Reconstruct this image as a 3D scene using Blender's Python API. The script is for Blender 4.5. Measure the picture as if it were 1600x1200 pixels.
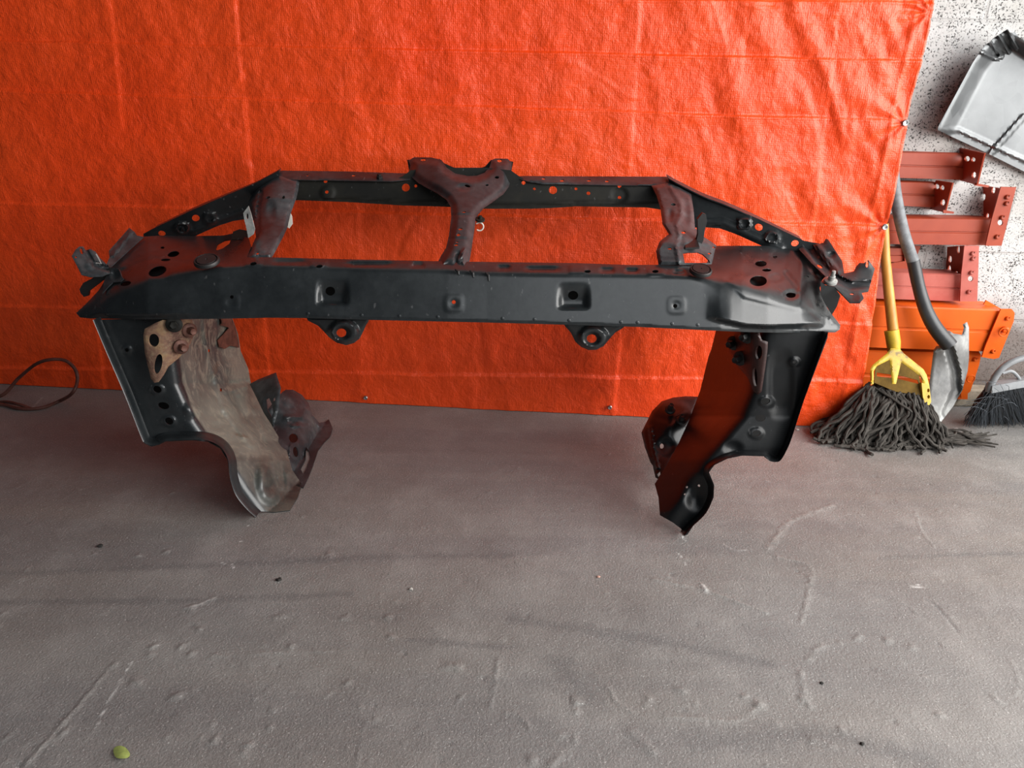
import bpy, math, random
import numpy as np
from mathutils import Vector, Matrix
from mathutils.geometry import delaunay_2d_cdt
for o in list(bpy.data.objects): bpy.data.objects.remove(o)
random.seed(7); rng = np.random.default_rng(7)
SC = bpy.context.scene; COL = SC.collection

# ------------------------------------------------------------ camera
F = 1109.0; TH = math.radians(23.1); RO = 0.0235; CAMH = 0.90
fw = np.array([0, math.cos(TH), -math.sin(TH)])
r0 = np.array([1.0, 0, 0]); u0 = np.array([0, math.sin(TH), math.cos(TH)])
rt = r0*math.cos(RO) + u0*math.sin(RO); up = -r0*math.sin(RO) + u0*math.cos(RO)
CP = np.array([0, 0, CAMH])
cam = bpy.data.cameras.new('camera'); camo = bpy.data.objects.new('camera', cam); COL.objects.link(camo)
cam.sensor_width = 36; cam.lens = 36*F/1600; cam.clip_start = .02
M = Matrix(((rt[0], up[0], -fw[0], 0), (rt[1], up[1], -fw[1], 0), (rt[2], up[2], -fw[2], CAMH), (0, 0, 0, 1)))
camo.matrix_world = M
SC.camera = camo
# ------------------------------------------------------------ light and exposure
SC.view_settings.view_transform = 'Standard'; SC.view_settings.look = 'None'
SC.view_settings.exposure = 0.0; SC.view_settings.gamma = 1; SC.view_settings.use_curve_mapping = False
w = bpy.data.worlds.new('world'); SC.world = w; w.use_nodes = True
w.node_tree.nodes['Background'].inputs[0].default_value = (.80, .88, 1, 1)
w.node_tree.nodes['Background'].inputs[1].default_value = 0.045
def area(name, loc, target, sx, sy, power, col):
    l = bpy.data.lights.new(name, 'AREA'); l.shape = 'RECTANGLE'; l.size = sx; l.size_y = sy; l.energy = power; l.color = col
    o = bpy.data.objects.new(name, l); COL.objects.link(o); o.location = loc
    o.rotation_euler = (Vector(target)-Vector(loc)).to_track_quat('-Z', 'Y').to_euler()
    return o
area('daylight_door', (2.3, 0.45, 1.25), (0.1, 1.2, 0.35), 2.6, 1.9, 145, (1, .985, .96))
area('daylight_behind', (1.2, -1.9, 2.4), (-0.3, 1.9, 0.9), 2.8, 1.8, 41, (.93, .97, 1))

# ------------------------------------------------------------ pixel helpers (photo frame 1600x1200 -> rays)
def ray(px, py):
    px = np.asarray(px, float); py = np.asarray(py, float)
    return fw + np.multiply.outer((px-800)/F, rt) + np.multiply.outer(-(py-600)/F, up)
def Wp(px, py, Y):
    d = ray(px, py); t = np.asarray(Y, float)/d[..., 1]
    return CP + d*t[..., None]
def W(px, py, Y): return Wp(px, py, Y)
def G(px, py, z=0.0):
    d = ray(px, py); return CP + d*((z-CAMH)/d[..., 2])[..., None]
TA = G(0, 600); TB = G(1260, 665)
TD = (TB-TA); TD[2] = 0; TD /= np.linalg.norm(TD); TN = np.array([TD[1], -TD[0], 0.0])   # TN points to the camera side
def T(px, py, off=0.0):          # a point on the vertical tarp plane, moved off towards the room
    d = ray(px, py); t = ((TA-CP) @ TN+np.asarray(off, float))/(d @ TN)
    return CP + d*np.asarray(t)[..., None]
def sstep(x): x = np.clip(x, 0, 1); return x*x*(3-2*x)
def sp(x, w=3.0): return w*np.logaddexp(0, np.asarray(x, float)/w)

# ------------------------------------------------------------ tags
def tag(o, label=None, cat=None, group=None, kind=None):
    if label: o['label'] = label
    if cat: o['category'] = cat
    if group: o['group'] = group
    if kind: o['kind'] = kind
    return o
def root(name, loc, label, cat, group=None):
    o = bpy.data.objects.new(name, None); COL.objects.link(o); o.location = loc; o.empty_display_size = .05
    return tag(o, label, cat, group)
def wloc(o):
    v = np.zeros(3)
    while o is not None: v = v + np.array(o.location); o = o.parent
    return v
def mk(name, V, Fc, mat, parent=None, angle=35, smooth=True, label=None):
    V = np.asarray(V, float)
    base = wloc(parent) if parent is not None else np.zeros(3)
    V = V-base
    if parent is None:
        c = (V.min(0)+V.max(0))/2; c[2] = V[:, 2].min()
        V = V-c
    me = bpy.data.meshes.new(name); me.from_pydata([tuple(v) for v in V], [], [tuple(int(i) for i in f) for f in Fc]); me.update()
    o = bpy.data.objects.new(name, me); COL.objects.link(o)
    if parent is not None: o.parent = parent
    else: o.location = c
    me.materials.append(mat)
    if smooth:
        me.polygons.foreach_set('use_smooth', [True]*len(me.polygons)); me.set_sharp_from_angle(angle=math.radians(angle))
    if label: o['label'] = label
    return o
class MB:
    def __init__(s): s.V = []; s.F = []
    def add(s, V, Fc):
        b = len(s.V); s.V += [np.asarray(v, float) for v in V]; s.F += [[i+b for i in f] for f in Fc]; return s
    def hexa(s, P):        # 8 corners: 4 bottom loop, 4 top loop
        return s.add(P, [[3, 2, 1, 0], [4, 5, 6, 7], [0, 1, 5, 4], [1, 2, 6, 5], [2, 3, 7, 6], [3, 0, 4, 7]])
    def quad_solid(s, a, b, c, d, off):   # quad extruded by vector off
        P = [np.asarray(p, float) for p in (a, b, c, d)]; off = np.asarray(off, float)
        return s.hexa([p+off for p in P]+P)
    def box(s, c, sx, sy, sz, ax=None):
        ax = np.eye(3) if ax is None else ax; c = np.asarray(c, float); P = []
        for z in (-1, 1):
            for x, y in ((-1, -1), (1, -1), (1, 1), (-1, 1)): P.append(c+ax[0]*x*sx/2+ax[1]*y*sy/2+ax[2]*z*sz/2)
        return s.hexa(P)
    def tube(s, pts, r, n=8, closed=False):
        pts = [np.asarray(p, float) for p in pts]; m = len(pts); rr = r if hasattr(r, '__len__') else [r]*m
        ref = np.array([.13, .21, .97]); V = []; prev = None
        for i in range(m):
            if closed: t = pts[(i+1) % m]-pts[i-1]
            else: t = pts[min(i+1, m-1)]-pts[max(i-1, 0)]
            t = t/(np.linalg.norm(t)+1e-12)
            a = np.cross(t, ref if prev is None else np.cross(prev, t)) if prev is None else prev-t*(prev @ t)
            a /= np.linalg.norm(a)+1e-12; prev = a; b = np.cross(t, a)
            for k in range(n):
                q = 2*math.pi*k/n; V.append(pts[i]+(a*math.cos(q)+b*math.sin(q))*rr[i])
        Fc = []
        for i in range(m if closed else m-1):
            j = (i+1) % m
            for k in range(n): Fc.append([i*n+k, i*n+(k+1) % n, j*n+(k+1) % n, j*n+k])
        if not closed: Fc += [list(range(n))[::-1], [(m-1)*n+k for k in range(n)]]
        return s.add(V, Fc)
    def lathe(s, c, axis, prof, n=24, ref=None):     # prof: (radius, height along axis)
        axis = np.asarray(axis, float); axis /= np.linalg.norm(axis)
        a = np.cross(axis, [0, 0, 1] if abs(axis[2]) < .9 else [1, 0, 0]); a /= np.linalg.norm(a); b = np.cross(axis, a)
        V = []; Fc = []
        for r, h in prof:
            for k in range(n):
                q = 2*math.pi*k/n; V.append(np.asarray(c)+axis*h+(a*math.cos(q)+b*math.sin(q))*max(r, 1e-5))
        for i in range(len(prof)-1):
            for k in range(n): Fc.append([i*n+k, i*n+(k+1) % n, (i+1)*n+(k+1) % n, (i+1)*n+k])
        Fc += [list(range(n))[::-1], [(len(prof)-1)*n+k for k in range(n)]]
        return s.add(V, Fc)
    def build(s, name, mat, parent=None, **k): return mk(name, s.V, s.F, mat, parent, **k)
def cr(pts, n=8, closed=False):      # Catmull-Rom through points of any dimension
    P = [np.asarray(p, float) for p in pts]; m = len(P); out = []
    rngi = range(m if closed else m-1)
    for i in rngi:
        p0 = P[(i-1) % m] if closed or i > 0 else P[0]*2-P[1]
        p1 = P[i]; p2 = P[(i+1) % m]; p3 = P[(i+2) % m] if closed or i+2 < m else P[-1]*2-P[-2]
        for k in range(n):
            t = k/n; out.append(.5*((2*p1)+(-p0+p2)*t+(2*p0-5*p1+4*p2-p3)*t*t+(-p0+3*p1-3*p2+p3)*t**3))
    if not closed: out.append(P[-1])
    return out

# ------------------------------------------------------------ pressed sheet panels
def dens(loop, step, closed=True):
    out = []
    m = len(loop)
    for i in range(m if closed else m-1):
        a = np.array(loop[i], float); b = np.array(loop[(i+1) % m], float); n = max(1, int(round(np.linalg.norm(b-a)/step)))
        for k in range(n): out.append(a+(b-a)*k/n)
    if not closed: out.append(np.array(loop[-1], float))
    return np.array(out)
def inside(P, poly):
    x, y = P[:, 0], P[:, 1]; r = np.zeros(len(P), bool); n = len(poly)
    for i in range(n):
        x1, y1 = poly[i]; x2, y2 = poly[(i+1) % n]
        if y1 == y2: continue
        c = ((y1 > y) != (y2 > y)) & (x < (x2-x1)*(y-y1)/(y2-y1)+x1); r ^= c
    return r
def pdist(P, path, closed=False):
    d = np.full(len(P), 1e9); n = len(path)
    for i in range(n if closed else n-1):
        a = np.array(path[i], float); b = np.array(path[(i+1) % n], float); ab = b-a
        t = np.clip(((P-a) @ ab)/(ab @ ab+1e-9), 0, 1); d = np.minimum(d, np.linalg.norm(P-a-t[:, None]*ab, axis=1))
    return d
def ell(cx, cy, rx, ry, ang=0, n=20):
    c, s = math.cos(math.radians(ang)), math.sin(math.radians(ang))
    return [(cx+rx*math.cos(2*math.pi*k/n)*c-ry*math.sin(2*math.pi*k/n)*s, cy+rx*math.cos(2*math.pi*k/n)*s+ry*math.sin(2*math.pi*k/n)*c) for k in range(n)]
def panel(name, outline, yf, mat, parent, holes=(), bumps=(), paths=(), edge=None, masks=(), split=None, step=4.0, thick=.002, rnd=0, dirt=None, label=None, surf=Wp, build=True):
    """sheet metal pressing: outline and holes are where its edges run, yf its distance, bumps and paths its relief"""
    if rnd: outline = [tuple(p) for p in cr(outline, rnd, True)]
    ol = dens(outline, step)
    hl = [ell(*h) if len(h) <= 6 and not hasattr(h[0], '__len__') else list(h) for h in holes]
    lo = ol.min(0); hi = ol.max(0)
    gx = np.arange(lo[0], hi[0], step); gy = np.arange(lo[1], hi[1], step*.87)
    XX, YY = np.meshgrid(gx, gy); XX = XX+((np.arange(len(gy)) % 2)*step/2)[:, None]
    P = np.stack([XX.ravel(), YY.ravel()], 1)+rng.normal(0, step*.03, (XX.size, 2))
    P = P[inside(P, ol)]; P = P[pdist(P, ol, True) > step*.55]
    loops = [ol]
    for h in hl:
        h = np.array(h, float); P = P[~inside(P, h)]; P = P[pdist(P, h, True) > step*.35]; loops.append(h)
    pts = []; ed = []
    for L in loops:
        b = len(pts); pts += [tuple(p) for p in L]; ed += [(b+i, b+(i+1) % len(L)) for i in range(len(L))]
    pts += [tuple(p) for p in P]
    res = delaunay_2d_cdt([Vector(p) for p in pts], ed, [], 0, 1e-4)
    Q = np.array([(v.x, v.y) for v in res[0]]); Fc = np.array([list(f) for f in res[2] if len(f) == 3])
    cen = Q[Fc].mean(1); keep = inside(cen, ol)
    for h in hl: keep &= ~inside(cen, np.array(h, float))
    Fc = Fc[keep]
    used = np.unique(Fc); mp = -np.ones(len(Q), int); mp[used] = np.arange(len(used)); Q = Q[used]; Fc = mp[Fc]
    Y = np.asarray(yf(Q[:, 0], Q[:, 1]), float)*np.ones(len(Q))
    for b in bumps:
        cx, cy, rx, ry, amp, soft = b[:6]; pw = b[6] if len(b) > 6 else 2.0
        r = (np.abs((Q[:, 0]-cx)/rx)**pw+np.abs((Q[:, 1]-cy)/ry)**pw)**(1/pw); Y = Y-amp*sstep((1-r)/soft)
    for pth, wd, amp in paths: Y = Y-amp*sstep((wd-pdist(Q, pth))/(wd*.55))
    for pl, amp, wd in masks: Y = Y-amp*np.where(inside(Q, np.array(pl, float)), sstep(pdist(Q, pl, True)/wd), 0)
    if edge: Y = Y+edge[1]*(1-sstep(pdist(Q, ol, True)/edge[0]))
    if surf is Wp: Y = np.where(Q[:, 1] > 560, np.minimum(Y, G(Q[:, 0], Q[:, 1])[..., 1]-.004), Y)    # nothing reaches below the floor
    V = surf(Q[:, 0], Q[:, 1], Y)
    a, b_, c = V[Fc[:, 0]], V[Fc[:, 1]], V[Fc[:, 2]]
    fn = np.cross(b_-a, c-a)
    if (fn*(CP-a)).sum() < 0: Fc = Fc[:, ::-1]; fn = -fn
    N = np.zeros_like(V)
    for k in range(3): np.add.at(N, Fc[:, k], fn)
    N /= np.linalg.norm(N, axis=1)[:, None]+1e-12
    if split is not None:        # one pressing cut into named parts along seams, sharing its edge points
        n = len(V); V2 = np.concatenate([V, V-N*thick]); es = {}
        for f in Fc:
            for i in range(3): es[(f[i], f[(i+1) % 3])] = 1
        who = split(Q[Fc].mean(1)); outp = []
        for k, (nm, mt, dt) in enumerate(name):
            F2 = []
            for f in Fc[who == k]:
                F2 += [list(f), [f[2]+n, f[1]+n, f[0]+n]]
                for i in range(3):
                    a_, c_ = f[i], f[(i+1) % 3]
                    if (c_, a_) not in es: F2.append([a_, a_+n, c_+n, c_])
            us = sorted({i for f in F2 for i in f}); mp2 = {u: i for i, u in enumerate(us)}
            o = mk(nm, V2[us], [[mp2[i] for i in f] for f in F2], mt, parent, angle=40)
            NN = np.concatenate([N, -N])[us]; o.data.normals_split_custom_set_from_vertices([tuple(v) for v in NN])
            at = o.data.attributes.new('dirt', 'FLOAT', 'POINT'); dv = np.clip(dt(Q[:, 0], Q[:, 1])*np.ones(len(Q)), 0, 1)
            at.data.foreach_set('value', np.concatenate([dv, dv*0])[us].astype(float)); outp.append(o)
        return outp
    n = len(V); V2 = np.concatenate([V, V-N*thick]); F2 = [list(f) for f in Fc]+[[f[2]+n, f[1]+n, f[0]+n] for f in Fc]
    es = {}
    for f in Fc:
        for i in range(3): es[(f[i], f[(i+1) % 3])] = 1
    for (i, j) in es:
        if (j, i) not in es: F2.append([i, i+n, j+n, j])
    if not build: return V2, F2
    o = mk(name, V2, F2, mat, parent, angle=40, label=label)
    if dirt is not None:
        at = o.data.attributes.new('dirt', 'FLOAT', 'POINT'); dv = np.clip(dirt(Q[:, 0], Q[:, 1]), 0, 1).astype(float)
        at.data.foreach_set('value', np.concatenate([dv, dv*0]))
    return o
def lin(xs, ys): return lambda v: np.interp(v, xs, ys)
def tps(ctrl):
    C = np.array(ctrl, float); n = len(C)
    def K(r): return np.where(r > 1e-9, r*r*np.log(r+1e-12), 0)
    d = np.linalg.norm((C[:, None, :2]-C[None, :, :2])/100, axis=2)
    A = np.zeros((n+3, n+3)); A[:n, :n] = K(d)+np.eye(n)*1e-3; A[:n, n] = 1; A[:n, n+1:] = C[:, :2]/100; A[n:, :n] = A[:n, n:].T
    s = np.linalg.solve(A, np.concatenate([C[:, 2], [0, 0, 0]]))
    def f(x, y):
        r = np.sqrt(((x[..., None]-C[:, 0])/100)**2+((y[..., None]-C[:, 1])/100)**2)
        return K(r) @ s[:n]+s[n]+s[n+1]*x/100+s[n+2]*y/100
    return f

# ------------------------------------------------------------ materials
class NT:
    def __init__(s, name):
        s.m = bpy.data.materials.new(name); s.m.use_nodes = True; s.t = s.m.node_tree; s.b = s.t.nodes['Principled BSDF']; s.tc = s.n('ShaderNodeTexCoord')
        g = s.n('ShaderNodeNewGeometry'); s.pos = g.outputs['Position']
    def n(s, k, **p):
        x = s.t.nodes.new(k)
        for a, v in p.items(): setattr(x, a, v)
        return x
    def l(s, a, b): s.t.links.new(a, b)
    def noise(s, scale, detail=4, rough=.55, vec=None, dist=0, stretch=None):
        x = s.n('ShaderNodeTexNoise'); x.inputs['Scale'].default_value = scale; x.inputs['Detail'].default_value = detail; x.inputs['Roughness'].default_value = rough; x.inputs['Distortion'].default_value = dist
        v = vec or s.pos
        if stretch:
            mp = s.n('ShaderNodeMapping'); mp.inputs['Scale'].default_value = stretch[:3]
            if len(stretch) > 3: mp.inputs['Rotation'].default_value = (0, 0, stretch[3])
            s.l(v, mp.inputs[0]); v = mp.outputs[0]
        s.l(v, x.inputs['Vector']); return x.outputs['Fac']
    def vor(s, scale, feature='F1', stretch=None, out='Distance', rand=1):
        x = s.n('ShaderNodeTexVoronoi', feature=feature); x.inputs['Scale'].default_value = scale; x.inputs['Randomness'].default_value = rand
        v = s.pos
        if stretch:
            mp = s.n('ShaderNodeMapping'); mp.inputs['Scale'].default_value = stretch[:3]
            if len(stretch) > 3: mp.inputs['Rotation'].default_value = (0, 0, stretch[3])
            s.l(v, mp.inputs[0]); v = mp.outputs[0]
        s.l(v, x.inputs['Vector']); return x.outputs[out]
    def ramp(s, f, stops):
        r = s.n('ShaderNodeValToRGB'); s.l(f, r.inputs[0]); e = r.color_ramp.elements
        while len(e) < len(stops): e.new(.5)
        for i, (p, c) in enumerate(stops):
            e[i].position = p; e[i].color = (c if hasattr(c, '__len__') else (c, c, c))+(1,) if hasattr(c, '__len__') else (c, c, c, 1)
        return r.outputs[0]
    def mix(s, f, a, b, mode='MIX'):
        x = s.n('ShaderNodeMix', data_type='RGBA', blend_type=mode)
        for i, v in ((0, f), (6, a), (7, b)):
            if hasattr(v, 'is_linked') or hasattr(v, 'links'): s.l(v, x.inputs[i])
            elif i == 0: x.inputs[0].default_value = v
            else: x.inputs[i].default_value = tuple(v)+(1,)
        return x.outputs[2]
    def math(s, op, a, b=0.0, c=None):
        x = s.n('ShaderNodeMath', operation=op)
        for i, v in enumerate((a, b) if c is None else (a, b, c)):
            if hasattr(v, 'links'): s.l(v, x.inputs[i])
            else: x.inputs[i].default_value = v
        return x.outputs[0]
    def bump(s, h, strength=.3, dist=.002, prev=None):
        x = s.n('ShaderNodeBump'); x.inputs['Strength'].default_value = strength; x.inputs['Distance'].default_value = dist; s.l(h, x.inputs['Height'])
        if prev: s.l(prev, x.inputs['Normal'])
        s.l(x.outputs[0], s.b.inputs['Normal']); return x.outputs[0]
    def set(s, col=None, rough=None, metal=None, spec=None, coat=None):
        for nm, v in (('Base Color', col), ('Roughness', rough), ('Metallic', metal), ('Specular IOR Level', spec), ('Coat Weight', coat)):
            if v is None: continue
            if hasattr(v, 'links'): s.l(v, s.b.inputs[nm])
            elif nm == 'Base Color': s.b.inputs[nm].default_value = tuple(v)+(1,)
            else: s.b.inputs[nm].default_value = v
        return s.m

def paint(name, base, dust, dustamt=.35, rough=.29, spec=.55):
    t = NT(name)
    at = t.n('ShaderNodeAttribute', attribute_name='dirt').outputs['Fac']
    n1 = t.noise(9, 6, .6); n2 = t.noise(60, 5, .65); n3 = t.noise(5, 3, stretch=(1, 1, .35))
    d = t.ramp(t.math('MULTIPLY', n1, t.math('ADD', n2, .5)), [(.38, 0.0), (.75, 1.0)])
    c = t.mix(t.math('MULTIPLY', d, dustamt), base, dust)
    # heavy grey road dirt with tan and rust stains where the dirt attribute is set
    mud = t.mix(t.ramp(n3, [(.38, 0.0), (.58, 1.0)]), (.045, .052, .050), (.155, .150, .125))
    mud = t.mix(t.ramp(t.noise(30, 7, .75, dist=2, stretch=(1, 1, .5)), [(.50, 0.0), (.60, .6)]), mud, (.25, .23, .18))
    mud = t.mix(t.ramp(t.noise(14, 6, .7, dist=1.2), [(.62, 0.0), (.72, .8)]), mud, (.11, .07, .045))
    edge = t.ramp(t.math('ADD', at, t.math('MULTIPLY', t.math('SUBTRACT', n1, .5), .7)), [(.35, 0.0), (.7, 1.0)])
    c = t.mix(edge, c, mud)
    sc = t.ramp(t.noise(120, 2, .5, stretch=(1, .25, .6, .6)), [(.70, 0.0), (.76, 1.0)])
    c = t.mix(t.math('MULTIPLY', sc, .18), c, (.3, .3, .3))
    t.bump(n2, .10, .0015)
    r = t.math('ADD', t.math('MULTIPLY', n1, .22), rough-.1); r = t.math('ADD', r, t.math('MULTIPLY', edge, .18))
    return t.set(c, r, 0.0, spec)
M_black = paint('black_paint', (.013, .0155, .017), (.055, .062, .065))
M_black2 = paint('black_paint_satin', (.020, .021, .023), (.085, .088, .092), .55, .33, .38)
M_dusty = paint('dusty_black_paint', (.022, .025, .028), (.12, .13, .135), .6, .36, .42)
M_darkin = paint('dull_black_primer', (.008, .008, .007), (.028, .025, .017), .5, .6, .25)
M_deep = paint('deep_black_paint', (.008, .009, .010), (.03, .032, .034), .3, .34, .34)
def simple(name, col, rough=.5, metal=0, var=.25, scale=12, bs=.15, bd=.001, spec=.5):
    t = NT(name); n = t.noise(scale, 6, .6)
    c2 = tuple(v*(1-var) for v in col); c = t.mix(t.ramp(n, [(.3, 0.0), (.7, 1.0)]), c2, tuple(min(1, v*(1+var)) for v in col))
    t.bump(t.noise(scale*7, 4, .6), bs, bd)
    return t.set(c, rough, metal, spec)
def rusty():
    t = NT('rusty_steel'); n = t.noise(26, 8, .7); m = t.noise(150, 4, .7)
    c = t.ramp(n, [(.36, (.09, .045, .035)), (.52, (.20, .11, .075)), (.70, (.34, .22, .11))])
    c = t.mix(t.ramp(m, [(.48, 0.0), (.72, .5)]), c, (.33, .26, .16)); t.bump(m, .5, .0015); return t.set(c, .8, .1, .3)
M_rust = rusty()
M_rustbolt = simple('rusty_bolt_steel', (.12, .05, .035), .6, .3, .5, 60)
M_redplate = simple('dark_maroon_paint', (.035, .012, .010), .45, 0, .4, 30)
M_steel = simple('bare_steel', (.55, .56, .56), .35, .9, .3, 30)
M_zinc = simple('dull_zinc', (.42, .42, .40), .5, .5, .5, 40)
M_rubber = simple('black_rubber', (.012, .012, .012), .5, 0, .3, 20)
M_hole = simple('cavity_shade_black', (.006, .006, .006), .8)  # near-black puts the shade inside the cavities into the colour
M_white = simple('white_plastic', (.65, .62, .55), .5)
M_cable = simple('rusty_red_cable', (.10, .035, .025), .55, 0, .5, 30)
M_leaf = simple('green_leaf', (.30, .36, .10), .5, 0, .3, 80)
M_wood = None
def wood():
    t = NT('yellow_varnished_wood'); n = t.noise(9, 5, .6, stretch=(6, 6, .6))
    c = t.ramp(n, [(.3, (.45, .17, .03)), (.7, (.72, .36, .07))]); t.bump(n, .2, .001); return t.set(c, .4)
M_wood = wood()
def yel():
    t = NT('worn_yellow_plastic'); n = t.noise(22, 6, .7)
    c = t.ramp(n, [(.30, (.16, .10, .03)), (.42, (.50, .33, .025)), (.7, (.70, .47, .03))]); t.bump(n, .2, .001); return t.set(c, .5)
M_yel = yel()
M_web = simple('grimy_brown_yellow_plastic', (.12, .07, .015), .85, 0, .4, 30, spec=.15)
M_yarn = simple('dark_grey_mop_yarn', (.062, .056, .05), .95, 0, .45, 40, .6, .002, .2)
M_grip = simple('dark_tube_grip', (.035, .037, .04), .4, 0, .3, 20)
M_tube = simple('grey_fibreglass', (.17, .18, .19), .55, 0, .35, 60)
def blade():
    t = NT('scuffed_shovel_steel'); n = t.noise(8, 8, .7, stretch=(1, 1, .5)); m = t.noise(50, 5, .7)
    c = t.ramp(n, [(.35, (.10, .10, .10)), (.52, (.22, .22, .215)), (.64, (.42, .43, .41))]); t.bump(m, .2, .001); return t.set(c, .5, .35, .5)
M_blade = blade()
M_brush = simple('grey_brush_plastic', (.23, .24, .25), .45, 0, .2, 30)
M_bristle = simple('dark_slate_bristles', (.04, .048, .058), .55, 0, .4, 200)
def rackpaint(name, a, b, rough=.42):
    t = NT(name); n = t.noise(7, 6, .65); m = t.noise(90, 5, .7)
    c = t.mix(t.ramp(n, [(.35, 0.0), (.65, 1.0)]), a, b); c = t.mix(t.ramp(m, [(.66, 0.0), (.72, .7)]), c, tuple(v*.35 for v in a))
    t.bump(m, .1, .001); return t.set(c, rough, 0, .28)
M_rackred = rackpaint('brick_red_rack_paint', (.27, .038, .016), (.34, .056, .024))
M_rackpink = rackpaint('faded_pink_red_rack_paint', (.40, .085, .065), (.48, .14, .11), .5)
M_rackor = rackpaint('orange_rack_paint', (.70, .10, .008), (.78, .13, .012), .38)
M_galv = None
def galv():
    t = NT('galvanised_sheet'); v = t.vor(22, stretch=(1, 1, 1), out='Color'); bw = t.n('ShaderNodeRGBToBW'); t.l(v, bw.inputs[0])
    n = t.noise(5, 6, .6); c = t.ramp(t.math('ADD', t.math('MULTIPLY', bw.outputs[0], .25), t.math('MULTIPLY', n, .75)), [(.3, (.09, .094, .097)), (.7, (.185, .192, .196))])
    t.bump(n, .25, .004); return t.set(c, t.math('ADD', t.math('MULTIPLY', bw.outputs[0], .14), .36), .8)
M_galv = galv()

def concrete_floor():
    t = NT('worn_concrete')
    big = t.noise(1.1, 4, .55); mid = t.noise(7, 8, .66); fine = t.noise(230, 4, .7); sw = t.noise(2.2, 6, .6, stretch=(.28, 3.2, 1, -.05))
    pale = t.n('ShaderNodeAttribute', attribute_name='pale').outputs['Fac']; dark = t.n('ShaderNodeAttribute', attribute_name='streak').outputs['Fac']; white = t.n('ShaderNodeAttribute', attribute_name='white').outputs['Fac']
    c = t.mix(t.ramp(big, [(.35, 0.0), (.65, 1.0)]), (.215, .192, .174), (.255, .249, .240))
    c = t.mix(t.ramp(sw, [(.40, .45), (.58, 0.0)]), c, (.165, .158, .160))
    c = t.mix(t.ramp(mid, [(.48, 0.0), (.75, .5)]), c, (.37, .35, .33))
    c = t.mix(t.ramp(mid, [(.28, .5), (.42, 0.0)]), c, (.14, .13, .125))
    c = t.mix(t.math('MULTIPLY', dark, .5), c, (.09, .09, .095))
    c = t.mix(t.math('MULTIPLY', pale, .42), c, (.40, .38, .35))
    c = t.mix(t.math('MULTIPLY', white, .9), c, (.75, .74, .72))
    spk = t.ramp(t.noise(330, 2, .5), [(.63, 0.0), (.69, 1.0)]); c = t.mix(t.math('MULTIPLY', spk, .6), c, (.62, .60, .58))
    dk = t.ramp(t.noise(300, 3, .6), [(.30, 1.0), (.36, 0.0)]); c = t.mix(t.math('MULTIPLY', dk, .55), c, (.08, .075, .07))
    h = t.math('ADD', t.math('MULTIPLY', mid, 1.0), t.math('MULTIPLY', t.noise(45, 6, .7), .35))
    b = t.bump(fine, .7, .003); b = t.bump(h, .5, .006, b)
    return t.set(c, t.math('ADD', t.math('MULTIPLY', mid, .3), .40), 0, .42)
M_floor = concrete_floor()
def block_wall():
    t = NT('pitted_white_block')
    n = t.noise(210, 6, .7); big = t.noise(3.5, 4, .6); g = t.noise(26, 4, .6)
    pits = t.ramp(t.math('ADD', t.math('MULTIPLY', n, .8), t.math('MULTIPLY', g, .2)), [(.42, 1.0), (.458, 0.0)])
    c = t.mix(t.ramp(big, [(.35, 0.0), (.65, 1.0)]), (.47, .455, .43), (.62, .62, .615)); c = t.mix(pits, c, (.035, .03, .028))
    # shadow low on the wall, painted in as a grey-brown band near the floor
    sx = t.n('ShaderNodeSeparateXYZ'); t.l(t.pos, sx.inputs[0])
    z = t.math('ADD', sx.outputs[2], t.math('MULTIPLY', big, .18))
    c = t.mix(t.ramp(z, [(.34, .9), (.46, 0.0)]), c, (.16, .13, .115))
    br = t.n('ShaderNodeTexBrick'); br.inputs['Scale'].default_value = 1; br.inputs['Brick Width'].default_value = .40; br.inputs['Row Height'].default_value = .20; br.inputs['Mortar Size'].default_value = .006; br.inputs['Mortar Smooth'].default_value = .6
    cb = t.n('ShaderNodeCombineXYZ'); t.l(sx.outputs[0], cb.inputs[0]); t.l(t.math('ADD', sx.outputs[2], -.07), cb.inputs[1]); t.l(cb.outputs[0], br.inputs['Vector'])
    c = t.mix(t.math('MULTIPLY', br.outputs['Fac'], .12), c, (.12, .10, .09))
    b = t.bump(t.math('SUBTRACT', n, t.math('MULTIPLY', pits, .6)), .6, .004); t.bump(t.math('SUBTRACT', 1.0, br.outputs['Fac']), .5, .004, b)
    return t.set(c, .85, 0, .2)
M_wall = block_wall()
def tarpmat():
    t = NT('orange_woven_tarp')
    mp = t.n('ShaderNodeMapping'); mp.inputs['Rotation'].default_value = (0, 0, math.atan2(-TD[1], TD[0])); t.l(t.pos, mp.inputs[0])
    w1 = t.n('ShaderNodeTexWave', bands_direction='X'); w1.inputs['Scale'].default_value = 62; w1.inputs['Distortion'].default_value = .6; t.l(mp.outputs[0], w1.inputs['Vector'])
    w2 = t.n('ShaderNodeTexWave', bands_direction='Z'); w2.inputs['Scale'].default_value = 62; w2.inputs['Distortion'].default_value = .6; t.l(mp.outputs[0], w2.inputs['Vector'])
    n = t.noise(16, 7, .65, dist=.5); f = t.noise(60, 5, .7, stretch=(1, 1, .6)); big = t.noise(2.0, 4, .5)
    c = t.mix(t.ramp(big, [(.3, 0.0), (.7, 1.0)]), (.90, .062, .006), (.93, .085, .011))
    scuff = t.ramp(t.noise(34, 8, .8, dist=1), [(.64, 0.0), (.72, 1.0)]); c = t.mix(t.math('MULTIPLY', scuff, .10), c, (.95, .45, .30))
    h = t.math('ADD', t.math('MULTIPLY', w1.outputs['Fac'], .5), t.math('MULTIPLY', w2.outputs['Fac'], .5))
    b = t.bump(h, .25, .0012); b = t.bump(f, .55, .005, b); b = t.bump(n, .5, .012, b)
    return t.set(c, t.math('ADD', t.math('MULTIPLY', f, .2), .27), 0, .5)
M_tarp = tarpmat()

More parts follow.
